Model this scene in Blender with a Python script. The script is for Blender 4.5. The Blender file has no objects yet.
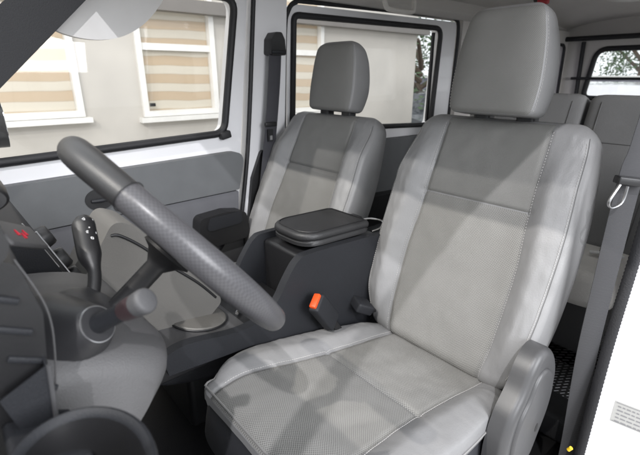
import bpy, bmesh, math, random
from mathutils import Vector, Matrix, noise
random.seed(4)
sc = bpy.context.scene
COL = sc.collection
PI = math.pi

# ------------------------------------------------------------------ helpers
def link(name, me, mat=None, parent=None, smooth=True, sharp=40):
    o = bpy.data.objects.new(name, me)
    COL.objects.link(o)
    if mat is not None: me.materials.append(mat)
    if parent is not None: o.parent = parent
    if smooth:
        me.polygons.foreach_set('use_smooth', [True]*len(me.polygons))
        me.set_sharp_from_angle(angle=math.radians(sharp))
    me.update()
    return o
def empty(name, label, cat, loc=(0,0,0), group=None):
    o = bpy.data.objects.new(name, None); COL.objects.link(o)
    o.location = loc; o.empty_display_size = .05
    o['label'] = label; o['category'] = cat
    if group: o['group'] = group
    return o
def tag(o, label, cat, group=None):
    o['label'] = label; o['category'] = cat
    if group: o['group'] = group
    return o
def finish(name, bm, mat, parent=None, smooth=True, sharp=40, off=None):
    """mesh is authored in world space; shift to the parent's origin"""
    if parent is not None:
        p = Vector((0,0,0)); q = parent
        while q is not None: p += q.location; q = q.parent
        bmesh.ops.translate(bm, verts=bm.verts, vec=-p)
    bmesh.ops.recalc_face_normals(bm, faces=bm.faces)
    me = bpy.data.meshes.new(name); bm.to_mesh(me); bm.free()
    return link(name, me, mat, parent, smooth, sharp)
def bevel(bm, r, seg=3, ang=25):
    es = [e for e in bm.edges if len(e.link_faces) == 2 and e.calc_face_angle(0) > math.radians(ang)]
    if es: bmesh.ops.bevel(bm, geom=es, offset=r, segments=seg, affect='EDGES', profile=.5, clamp_overlap=True)
def box(bm, c, s, M=None):
    r = bmesh.ops.create_cube(bm, size=1)
    m = Matrix.Translation(c) @ (M if M is not None else Matrix.Identity(4)) @ Matrix.Diagonal((*s, 1))
    bmesh.ops.transform(bm, matrix=m, verts=r['verts'])
    return r['verts']
def rpoly(pts, r, n=6):
    out = []; N = len(pts)
    for i in range(N):
        p = Vector(pts[i]); a = (Vector(pts[i-1])-p); b = (Vector(pts[(i+1) % N])-p)
        rr = r[i] if isinstance(r, (list, tuple)) else r
        la, lb = a.length, b.length; a.normalize(); b.normalize()
        ang = a.angle(b)
        d = min(rr/math.tan(ang/2), la*.49, lb*.49)
        p0, p1 = p+a*d, p+b*d
        for k in range(n+1):
            t = k/n
            q = p0*(1-t)**2 + p*2*t*(1-t) + p1*t**2
            out.append(tuple(q))
    return out
def prism(bm, pts, h0, h1, axis='Y'):
    """extrude a closed 2-D outline along an axis"""
    def P(a, b, h):
        return {'Y': (a, h, b), 'X': (h, a, b), 'Z': (a, b, h)}[axis]
    v0 = [bm.verts.new(P(a, b, h0)) for a, b in pts]
    v1 = [bm.verts.new(P(a, b, h1)) for a, b in pts]
    n = len(pts)
    for i in range(n):
        bm.faces.new((v0[i], v0[(i+1) % n], v1[(i+1) % n], v1[i]))
    bm.faces.new(v0[::-1]); bm.faces.new(v1)
def ring_prism(bm, outer, inner, h0, h1, axis='Y'):
    def P(a, b, h):
        return {'Y': (a, h, b), 'X': (h, a, b), 'Z': (a, b, h)}[axis]
    n = len(outer)
    O0 = [bm.verts.new(P(a, b, h0)) for a, b in outer]; O1 = [bm.verts.new(P(a, b, h1)) for a, b in outer]
    I0 = [bm.verts.new(P(a, b, h0)) for a, b in inner]; I1 = [bm.verts.new(P(a, b, h1)) for a, b in inner]
    for i in range(n):
        j = (i+1) % n
        bm.faces.new((O0[i], O0[j], O1[j], O1[i])); bm.faces.new((I0[j], I0[i], I1[i], I1[j]))
        bm.faces.new((O0[j], O0[i], I0[i], I0[j])); bm.faces.new((O1[i], O1[j], I1[j], I1[i]))
def tube(bm, pts, r, n=10, closed=False, flat=1.0, up=None):
    P = [Vector(p) for p in pts]; N = len(P); rings = []
    prev = None
    for i in range(N):
        if closed: t = P[(i+1) % N]-P[i-1]
        else: t = P[min(i+1, N-1)]-P[max(i-1, 0)]
        t.normalize()
        if prev is None:
            u = Vector(up) if up else Vector((0,0,1))
            if abs(t.dot(u)) > .95: u = Vector((1,0,0))
            s = t.cross(u).normalized()
        else:
            s = (prev - t*prev.dot(t)).normalized()
        prev = s; w = s.cross(t)
        rr = r[i] if isinstance(r, (list, tuple)) else r
        rings.append([bm.verts.new(P[i] + s*math.cos(2*PI*k/n)*rr + w*math.sin(2*PI*k/n)*rr*flat) for k in range(n)])
    for i in range(N if closed else N-1):
        A, B = rings[i], rings[(i+1) % N]
        for k in range(n):
            bm.faces.new((A[k], A[(k+1) % n], B[(k+1) % n], B[k]))
    if not closed:
        bm.faces.new(rings[0][::-1]); bm.faces.new(rings[-1])
def strip(bm, pts, width, thick, side):
    """flat webbing along pts; side(i) = unit vector across"""
    P = [Vector(p) for p in pts]; rings = []
    for i, p in enumerate(P):
        t = (P[min(i+1, len(P)-1)]-P[max(i-1, 0)]).normalized()
        s = Vector(side(i) if callable(side) else side); s = (s - t*s.dot(t)).normalized(); n = t.cross(s)
        w = width/2; h = thick/2
        rings.append([bm.verts.new(p+s*a+n*b) for a, b in ((-w,-h*.4),(-w*.96,-h),(w*.96,-h),(w,-h*.4),(w,h*.4),(w*.96,h),(-w*.96,h),(-w,h*.4))])
    for A, B in zip(rings, rings[1:]):
        for k in range(8): bm.faces.new((A[k], A[(k+1) % 8], B[(k+1) % 8], B[k]))
    bm.faces.new(rings[0][::-1]); bm.faces.new(rings[-1])
def grid_mesh(name, rows, mat, parent, closed=False, caps=False, uvf=None, sharp=50):
    """rows of equal length of world points -> mesh with metric UVs"""
    p = Vector((0,0,0)); q = parent
    while q is not None: p += q.location; q = q.parent
    n = len(rows[0]); m = len(rows)
    V = [tuple(Vector(c)-p) for r in rows for c in r]; Fc = []
    for i in range(m-1):
        for k in range(n if closed else n-1):
            k2 = (k+1) % n
            Fc.append((i*n+k, i*n+k2, (i+1)*n+k2, (i+1)*n+k))
    if caps:
        Fc.append(tuple(range(n))[::-1]); Fc.append(tuple((m-1)*n+k for k in range(n)))
    me = bpy.data.meshes.new(name); me.from_pydata(V, [], Fc)
    if uvf:
        uv = me.uv_layers.new(name='UVMap')
        for l in me.loops:
            i, k = divmod(l.vertex_index, n); uv.data[l.index].uv = uvf(i, k)
    bm = bmesh.new(); bm.from_mesh(me); bmesh.ops.recalc_face_normals(bm, faces=bm.faces); bm.to_mesh(me); bm.free()
    return link(name, me, mat, parent, True, sharp)
def bez(p0, p1, p2, n=12):
    p0, p1, p2 = Vector(p0), Vector(p1), Vector(p2)
    return [p0*(1-t)**2+p1*2*t*(1-t)+p2*t*t for t in [i/n for i in range(n+1)]]
def smooth_path(pts, n=8):
    P = [Vector(p) for p in pts]; out = []
    for i in range(len(P)-1):
        a = P[max(i-1, 0)]; b = P[i]; c = P[i+1]; d = P[min(i+2, len(P)-1)]
        for k in range(n):
            t = k/n
            out.append(.5*((2*b)+(c-a)*t+(2*a-5*b+4*c-d)*t*t+(3*b-a-3*c+d)*t**3))
    out.append(P[-1]); return out

# ------------------------------------------------------------------ materials
MATS = {}
def mat(name, col, rough=.5, bump=0.0, bscale=200, var=.05, vscale=6, metal=0, spec=.5, coat=0, sheen=0, emit=None):
    m = bpy.data.materials.new(name); m.use_nodes = True; nt = m.node_tree; N = nt.nodes; L = nt.links
    b = N['Principled BSDF']
    b.inputs['Roughness'].default_value = rough; b.inputs['Metallic'].default_value = metal
    b.inputs['Specular IOR Level'].default_value = spec; b.inputs['Coat Weight'].default_value = coat
    b.inputs['Sheen Weight'].default_value = sheen
    tc = N.new('ShaderNodeTexCoord')
    nz = N.new('ShaderNodeTexNoise'); nz.inputs['Scale'].default_value = vscale; nz.inputs['Detail'].default_value = 5
    L.new(tc.outputs['Object'], nz.inputs['Vector'])
    mr = N.new('ShaderNodeMapRange'); mr.inputs['From Min'].default_value = .3; mr.inputs['From Max'].default_value = .7
    mr.inputs['To Min'].default_value = 1-var; mr.inputs['To Max'].default_value = 1+var
    L.new(nz.outputs['Fac'], mr.inputs['Value'])
    vm = N.new('ShaderNodeVectorMath'); vm.operation = 'SCALE'; vm.inputs[0].default_value = col[:3]
    L.new(mr.outputs['Result'], vm.inputs['Scale']); L.new(vm.outputs['Vector'], b.inputs['Base Color'])
    if bump:
        nb = N.new('ShaderNodeTexNoise'); nb.inputs['Scale'].default_value = bscale; nb.inputs['Detail'].default_value = 3
        L.new(tc.outputs['Object'], nb.inputs['Vector'])
        bp = N.new('ShaderNodeBump'); bp.inputs['Strength'].default_value = bump; bp.inputs['Distance'].default_value = .002
        L.new(nb.outputs['Fac'], bp.inputs['Height']); L.new(bp.outputs['Normal'], b.inputs['Normal'])
        m['bp'] = 1
    if emit:
        b.inputs['Emission Color'].default_value = (*col[:3], 1); b.inputs['Emission Strength'].default_value = emit
    MATS[name] = m
    return m
def dot_fabric(name, col, dark, pitch=.0075, bumpd=.0012, lo=-.2, hi=.5):
    """woven cloth with a staggered grid of small dimples, from the metric UVs"""
    m = bpy.data.materials.new(name); m.use_nodes = True; nt = m.node_tree; N = nt.nodes; L = nt.links
    b = N['Principled BSDF']; b.inputs['Roughness'].default_value = .75; b.inputs['Specular IOR Level'].default_value = .3
    uv = N.new('ShaderNodeTexCoord'); sp = N.new('ShaderNodeSeparateXYZ'); wn = N.new('ShaderNodeTexNoise'); wn.inputs['Scale'].default_value = 26; L.new(uv.outputs['UV'], wn.inputs['Vector'])
    wa = N.new('ShaderNodeVectorMath'); wa.operation = 'MULTIPLY_ADD'; wa.inputs[1].default_value = (.004,.004,0); L.new(wn.outputs['Color'], wa.inputs[0]); L.new(uv.outputs['UV'], wa.inputs[2]); L.new(wa.outputs[0], sp.inputs[0])
    def mth(op, a, bb=None):
        n = N.new('ShaderNodeMath'); n.operation = op
        for i, x in enumerate((a, bb)):
            if x is None: continue
            if isinstance(x, (int, float)): n.inputs[i].default_value = x
            else: L.new(x, n.inputs[i])
        return n.outputs[0]
    k = 2*PI/pitch
    x = mth('MULTIPLY', sp.outputs[0], k); y = mth('MULTIPLY', sp.outputs[1], k)
    s1 = mth('COSINE', mth('ADD', x, y)); s2 = mth('COSINE', mth('SUBTRACT', x, y))
    d = mth('MULTIPLY', mth('ADD', s1, s2), .5)
    mr = N.new('ShaderNodeMapRange'); mr.interpolation_type = 'SMOOTHSTEP'
    mr.inputs['From Min'].default_value = lo; mr.inputs['From Max'].default_value = hi; L.new(d, mr.inputs['Value'])
    nz = N.new('ShaderNodeTexNoise'); nz.inputs['Scale'].default_value = 9; nz.inputs['Detail'].default_value = 6; L.new(uv.outputs['Object'], nz.inputs['Vector'])
    mx = N.new('ShaderNodeMix'); mx.data_type = 'RGBA'; mx.inputs['A'].default_value = (*col, 1); mx.inputs['B'].default_value = (*dark, 1)
    L.new(mr.outputs['Result'], mx.inputs['Factor'])
    m2 = N.new('ShaderNodeMix'); m2.data_type = 'RGBA'; m2.blend_type = 'MULTIPLY'; m2.inputs['Factor'].default_value = .22
    L.new(mx.outputs['Result'], m2.inputs['A'])
    g = N.new('ShaderNodeValToRGB'); g.color_ramp.elements[0].position = .3; g.color_ramp.elements[1].position = .7
    g.color_ramp.elements[0].color = (.72, .72, .72, 1)
    L.new(nz.outputs['Fac'], g.inputs['Fac']); L.new(g.outputs['Color'], m2.inputs['B'])
    L.new(m2.outputs['Result'], b.inputs['Base Color'])
    inv = mth('SUBTRACT', 1.0, mr.outputs['Result'])
    fine = N.new('ShaderNodeTexNoise'); fine.inputs['Scale'].default_value = 900; L.new(uv.outputs['Object'], fine.inputs['Vector'])
    hs = mth('ADD', inv, mth('MULTIPLY', fine.outputs['Fac'], .5))
    bp = N.new('ShaderNodeBump'); bp.inputs['Strength'].default_value = .6; bp.inputs['Distance'].default_value = bumpd
    L.new(hs, bp.inputs['Height']); L.new(bp.outputs['Normal'], b.inputs['Normal'])
    MATS[name] = m; return m
def glass(name, tint=(.975,.972,.965), refl=1.0):
    m = bpy.data.materials.new(name); m.use_nodes = True; nt = m.node_tree; N = nt.nodes; L = nt.links
    N.remove(N['Principled BSDF']); out = N['Material Output']
    t = N.new('ShaderNodeBsdfTransparent'); t.inputs['Color'].default_value = (*tint, 1)
    g = N.new('ShaderNodeBsdfGlossy'); g.inputs['Roughness'].default_value = .02
    f = N.new('ShaderNodeFresnel'); f.inputs['IOR'].default_value = 1.45
    mu = N.new('ShaderNodeMath'); mu.operation = 'MULTIPLY'; mu.inputs[1].default_value = refl; ge = N.new('ShaderNodeNewGeometry'); ib = N.new('ShaderNodeMath'); ib.operation = 'SUBTRACT'; ib.inputs[0].default_value = 1; L.new(ge.outputs['Backfacing'], ib.inputs[1])
    m0 = N.new('ShaderNodeMath'); m0.operation = 'MULTIPLY'; L.new(f.outputs[0], m0.inputs[0]); L.new(ib.outputs[0], m0.inputs[1]); L.new(m0.outputs[0], mu.inputs[0])
    mx = N.new('ShaderNodeMixShader'); L.new(mu.outputs[0], mx.inputs[0]); L.new(t.outputs[0], mx.inputs[1]); L.new(g.outputs[0], mx.inputs[2])
    L.new(mx.outputs[0], out.inputs['Surface']); MATS[name] = m; return m

LEATHER = mat('light_grey_leather', (.225,.224,.226), .45, .25, 330, .06, 9)
FABRIC = dot_fabric('perforated_grey_fabric', (.262,.258,.247), (.145,.143,.137), pitch=.0056, bumpd=.0007)
FABRIC_SHADED = dot_fabric('shaded_fine_fabric', (.232,.229,.220), (.160,.158,.151), pitch=.0038, bumpd=.0004)  # finer-dotted copy of the seat cloth, upper-seat shade put into its colour
THREAD = mat('pale_thread', (.42,.41,.40), .7)
PIPING = mat('grey_piping', (.24,.235,.23), .5)
THREAD_D = mat('dark_thread', (.12,.12,.12), .7)
BLACKP = mat('black_plastic', (.010,.010,.011), .42, .08, 900, .1)
DARKP = mat('charcoal_plastic', (.015,.016,.019), .55, .35, 700, .10, spec=.3)
MIDP = mat('grey_plastic', (.070,.069,.071), .5, .3, 700, .06)
RECL = mat('recliner_plastic', (.055,.055,.057), .38, .1, 900, .04)
BEIGEP = mat('warm_grey_plastic', (.105,.101,.094), .5, .3, 700, .05)
DOORTRIM = mat('door_trim_plastic', (.100,.105,.110), .6, .25, 500, .06, 14)
DOORTRIM2 = mat('door_trim_lower_plastic', (.100,.102,.112), .6, .25, 500, .06, 14)
RUBBER = mat('black_rubber', (.01,.01,.012), .6, .4, 300, .2)
WHITE = mat('white_body_paint', (.72,.72,.735), .3, 0, 1, .02, 3, coat=.4)
LINER = mat('headliner_cloth', (.54,.52,.50), .9, .4, 500, .04, 4)
RIMLEA = mat('smooth_rim_leather', (.024,.024,.025), .42, .12, 700, .08, 30)
CHROME = mat('chrome_metal', (.8,.8,.8), .15, metal=1)
STEEL = mat('brushed_metal', (.55,.55,.56), .35, metal=1)
def weave(m):
    nt = m.node_tree; N = nt.nodes; L = nt.links
    tc = [n for n in N if n.type == 'TEX_COORD'][0]
    wv = N.new('ShaderNodeTexWave'); wv.bands_direction = 'DIAGONAL'; wv.inputs['Scale'].default_value = 230; wv.inputs['Distortion'].default_value = .3
    L.new(tc.outputs['Object'], wv.inputs['Vector'])
    bp = N.new('ShaderNodeBump'); bp.inputs['Strength'].default_value = .5; bp.inputs['Distance'].default_value = .0006
    L.new(wv.outputs['Fac'], bp.inputs['Height']); L.new(bp.outputs['Normal'], N['Principled BSDF'].inputs['Normal']); return m
WEB = weave(mat('charcoal_webbing', (.04,.04,.047), .8, 0, 900, .1))
ORANGE = mat('orange_plastic', (.62,.07,.012), .35)
REDP = mat('red_print', (.5,.01,.03), .4)
WHITEP = mat('white_print', (.75,.75,.75), .5)
SILVERP = mat('silver_plastic', (.055,.055,.058), .6, .1, 300, .03)
SEATDARK = mat('seat_skirt_plastic', (.03,.031,.036), .6, .3, 300)
YELLOW = mat('yellow_plastic', (.75,.5,.03), .4)
HUBP = mat('hub_grey_plastic', (.125,.12,.11), .5, .08, 900, .04)
REDMARK = mat('dark_red_plastic', (.035,.022,.024), .4)
PAPER = mat('pale_label_paper', (.40,.40,.39), .5)
INK = mat('grey_ink', (.22,.22,.23), .6)
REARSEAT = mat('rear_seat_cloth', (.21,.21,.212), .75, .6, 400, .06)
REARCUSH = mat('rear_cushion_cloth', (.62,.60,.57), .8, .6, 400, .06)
WALL = mat('cream_wall_paint', (.50,.475,.435), .85, .5, 90, .10, 1.3)
WINFR = mat('white_window_frame_paint', (.74,.73,.70), .4)
GLASS = glass('clear_glass')
GROUND = mat('pale_concrete', (.45,.44,.42), .6, .3, 40, .1, 2)
LEAFM = mat('leaf_green', (.07,.12,.05), .6, .0, 1, .3, 8)
BARK = mat('bark_brown', (.15,.11,.08), .8)
CARDARK = mat('dark_car_paint', (.03,.035,.045), .25, coat=.6)
CARLIGHT = mat('light_car_paint', (.6,.6,.62), .25, coat=.6)
GREYB = mat('grey_facade_paint', (.26,.26,.32), .8)

# carbon-like stamped leather of the grips
m = mat('stamped_grip_leather', (.075,.074,.080), .33, 0); nt = m.node_tree; N = nt.nodes; L = nt.links
tc = N['Texture Coordinate'] if 'Texture Coordinate' in N else [n for n in N if n.type == 'TEX_COORD'][0]
ck = N.new('ShaderNodeTexChecker'); ck.inputs['Scale'].default_value = 1.0
mp = N.new('ShaderNodeMapping'); mp.inputs['Scale'].default_value = (330, 330, 1); mp.inputs['Rotation'].default_value = (0, 0, .0)
L.new(tc.outputs['UV'], mp.inputs['Vector']); L.new(mp.outputs['Vector'], ck.inputs['Vector'])
bp = N.new('ShaderNodeBump'); bp.inputs['Strength'].default_value = .7; bp.inputs['Distance'].default_value = .0012
L.new(ck.outputs['Fac'], bp.inputs['Height']); L.new(bp.outputs['Normal'], N['Principled BSDF'].inputs['Normal'])
bs = N['Principled BSDF']; old = bs.inputs['Base Color'].links[0].from_socket
mg = N.new('ShaderNodeMix'); mg.data_type = 'RGBA'; mg.blend_type = 'MULTIPLY'; mg.inputs['Factor'].default_value = .35
L.new(old, mg.inputs['A']); L.new(ck.outputs['Color'], mg.inputs['B']); L.new(mg.outputs['Result'], bs.inputs['Base Color'])
GRIP = m

# chequer-plate floor mat
m = mat('rubber_mat', (.12,.12,.13), .25, 0); nt = m.node_tree; N = nt.nodes; L = nt.links
tc = [n for n in N if n.type == 'TEX_COORD'][0]
br = N.new('ShaderNodeTexBrick'); br.inputs['Scale'].default_value = 26; br.inputs['Mortar Size'].default_value = .03
br.inputs['Color1'].default_value = (1,1,1,1); br.inputs['Color2'].default_value = (.8,.8,.8,1); br.inputs['Mortar'].default_value = (0,0,0,1)
mp = N.new('ShaderNodeMapping'); mp.inputs['Rotation'].default_value = (0,0,.78)
L.new(tc.outputs['Object'], mp.inputs['Vector']); L.new(mp.outputs['Vector'], br.inputs['Vector'])
br.inputs['Color1'].default_value = (.16,.16,.17,1); br.inputs['Color2'].default_value = (.09,.09,.10,1); L.new(br.outputs['Color'], N['Principled BSDF'].inputs['Base Color'])
br.inputs['Scale'].default_value = 14; br.inputs['Mortar Size'].default_value = .08
bp = N.new('ShaderNodeBump'); bp.inputs['Strength'].default_value = 1; bp.inputs['Distance'].default_value = .006
L.new(br.outputs['Color'], bp.inputs['Height']); L.new(bp.outputs['Normal'], N['Principled BSDF'].inputs['Normal'])
MATM = m

# zebra blind: alternate sheer and opaque bands
m = bpy.data.materials.new('zebra_blind_cloth'); m.use_nodes = True; nt = m.node_tree; N = nt.nodes; L = nt.links
b = N['Principled BSDF']; b.inputs['Roughness'].default_value = .8
tc = N.new('ShaderNodeTexCoord'); sp = N.new('ShaderNodeSeparateXYZ'); nb_ = N.new('ShaderNodeTexNoise'); nb_.inputs['Scale'].default_value = 1.6; va = N.new('ShaderNodeVectorMath'); va.operation = 'MULTIPLY_ADD'; va.inputs[1].default_value = (.06,.06,.06)
L.new(tc.outputs['Object'], nb_.inputs['Vector']); L.new(nb_.outputs['Color'], va.inputs[0]); L.new(tc.outputs['Object'], va.inputs[2]); L.new(va.outputs[0], sp.inputs[0])
mu = N.new('ShaderNodeMath'); mu.operation = 'MULTIPLY'; mu.inputs[1].default_value = 2*PI/.19; L.new(sp.outputs['Z'], mu.inputs[0])
sn = N.new('ShaderNodeMath'); sn.operation = 'SINE'; L.new(mu.outputs[0], sn.inputs[0])
rp = N.new('ShaderNodeValToRGB'); rp.color_ramp.elements[0].position = .36; rp.color_ramp.elements[0].color = (.66,.62,.54,1)
rp.color_ramp.elements[1].position = .62; rp.color_ramp.elements[1].color = (.56,.45,.33,1)
mr = N.new('ShaderNodeMapRange'); mr.inputs['From Min'].default_value = -1; L.new(sn.outputs[0], mr.inputs['Value']); L.new(mr.outputs[0], rp.inputs['Fac'])
e = rp.color_ramp.elements.new(.5); e.color = (.50,.42,.32,1)
L.new(rp.outputs['Color'], b.inputs['Base Color'])
BLIND = m

# ------------------------------------------------------------------ padded shapes
def sstep(x, a, b):
    t = max(0, min(1, (x-a)/(b-a))); return t*t*(3-2*t)
class Pad:
    """a padded slab: v runs along 'A', u across (world Y), w from the front face into the body"""
    def __init__(s, B, A, Nrm, Yc, H, hw, D, R0, R1, n=5.0, disp=None):
        s.B = Vector((B[0], Yc, B[1])); s.A = Vector((A[0], 0, A[1])).normalized(); s.N = Vector((Nrm[0], 0, Nrm[1])).normalized()
        s.H, s.hw, s.D, s.R0, s.R1, s.n, s.disp = H, hw, D, R0, R1, n, disp or (lambda u, v: 0)
    def inset(s, v):
        if v < s.R0: d, R = v, s.R0
        elif s.H-v < s.R1: d, R = s.H-v, s.R1
        else: return 0.0
        d = max(d, 0); return R-math.sqrt(max(R*R-(R-d)**2, 0))
    def wh(s, v):
        i = s.inset(v); D = s.D(v) if callable(s.D) else s.D
        return max(s.hw(v)-i, .004), D, min(i*.9, D/2-.002)
    def P(s, u, v, w): return s.B + s.A*v + Vector((0,1,0))*u - s.N*w
    def front(s, u, v):
        h, D, iw = s.wh(v); q = min(abs(u)/h, 1)
        k = (1-q**s.n)**(1/s.n)
        return D/2-(D/2-iw)*k + s.disp(u, v)*min(1, k*2.2)
    def vs(s, nv):
        out = []
        for i in range(nv):
            t = i/(nv-1); out.append(s.H*(.5-.5*math.cos(PI*t))*.45+s.H*t*.55)
        return out
    def ring(s, v, nf=96, nb=24):
        h, D, iw = s.wh(v); pts = []
        for i in range(nf+1):
            a = -1+2*i/nf; q = math.sin(a*PI/2)*.75+a*.25 if abs(a) < 1 else a
            k = (1-min(abs(q),1)**s.n)**(1/s.n)
            w = D/2-(D/2-iw)*k + s.disp(q*h, v)*min(1, k*2.2)
            pts.append(s.P(q*h, v, w))
        for i in range(1, nb):
            a = 1-2*i/nb; q = math.sin(a*PI/2)
            k = (1-abs(q)**s.n)**(1/s.n)
            pts.append(s.P(q*h, v, D/2+(D/2-iw)*k))
        return pts
    def body(s, name, m, parent, nv=110, nf=96):
        vs = s.vs(nv); vs[0] += .0004; vs[-1] -= .0004
        rows = [s.ring(v, nf) for v in vs]
        return grid_mesh(name, rows, m, parent, closed=True, caps=True, sharp=70)
    def patch(s, name, m, parent, ul, ur, v0, v1, lift=.0022, nu=70, nv=90, edge=.006):
        rows = []
        for j in range(nv):
            v = v0+(v1-v0)*j/(nv-1); a, b = ul(v), ur(v); r = []
            for i in range(nu):
                u = a+(b-a)*i/(nu-1)
                d = min(u-a, b-u, v-v0, v1-v)
                l = lift*(1-.86*max(0, 1-d/edge)**2)
                r.append(s.P(u, v, s.front(u, v)-l))
            rows.append(r)
        def uvf(j, i):
            v = v0+(v1-v0)*j/(nv-1); a, b = ul(v), ur(v); return (a+(b-a)*i/(nu-1), v)
        return grid_mesh(name, rows, m, parent, uvf=uvf, sharp=70)
    def seam(s, bm, uv, r=.0012, lift=.0008, n=6):
        tube(bm, [s.P(u, v, s.front(u, v)-lift) for u, v in uv], r, n)
    def stitch(s, bm, uv, r=.0007, lift=.0012, step=.007, gap=.0025):
        """short raised thread dashes along a path given in (u,v)"""
        P = [s.P(u, v, s.front(u, v)-lift) for u, v in uv]
        acc = 0; cur = [P[0]]
        for a, b in zip(P, P[1:]):
            d = (b-a).length; acc += d; cur.append(b)
            if acc >= step-gap:
                k = (step-gap)/max((cur[-1]-cur[0]).length, 1e-6)
                tube(bm, [cur[0], cur[0]+(cur[-1]-cur[0])*min(k, 1)], r, 4); acc = 0; cur = [b]
def lerp_tab(tab):
    n = len(tab)
    mm = []
    for i in range(n):
        a, b = tab[max(i-1, 0)], tab[min(i+1, n-1)]; mm.append((b[1]-a[1])/(b[0]-a[0]))
    def f(v):
        if v <= tab[0][0]: return tab[0][1]
        for i in range(n-1):
            (a, x), (b, y) = tab[i], tab[i+1]
            if v <= b:
                h = b-a; t = (v-a)/h
                return (2*t**3-3*t*t+1)*x+(t**3-2*t*t+t)*h*mm[i]+(3*t*t-2*t**3)*y+(t**3-t*t)*h*mm[i+1]
        return tab[-1][1]
    return f
def wrinkle(u, v, s, amp):
    return amp*noise.noise(Vector((u*s, v*s, 3.1)))

def dome(sp, y0, h, r, name, m, parent):
    """plate with a rounded rim: outline in XZ, raised from y0 by h"""
    n = len(sp); P = [Vector((p.x, p.z)) for p in sp]
    area_ = sum(P[i].x*P[(i+1) % n].y-P[(i+1) % n].x*P[i].y for i in range(n)); sg = 1 if area_ > 0 else -1
    nr = []
    for i in range(n):
        t = (P[(i+1) % n]-P[i-1]).normalized(); nr.append(Vector((-t.y, t.x))*sg)
    hs = 1 if h > 0 else -1; rows = []
    rows.append([Vector((p.x, y0, p.y)) for p in P])
    for k in range(9):
        a = PI/2*k/8; ins = r*(1-math.cos(a)); y = y0+h-hs*r+hs*r*math.sin(a)
        rows.append([Vector((p.x+q.x*ins, y, p.y+q.y*ins)) for p, q in zip(P, nr)])
    c = sum((Vector((p.x, p.y)) for p in P), Vector((0,0)))/n
    for f in (.8, .5, .2, .01):
        rows.append([Vector((c.x+(p.x+q.x*r-c.x)*f, y0+h+hs*.002*(1-f), c.y+(p.y+q.y*r-c.y)*f)) for p, q in zip(P, nr)])
    return grid_mesh(name, rows, m, parent, closed=True, caps=True, sharp=60)
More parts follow.
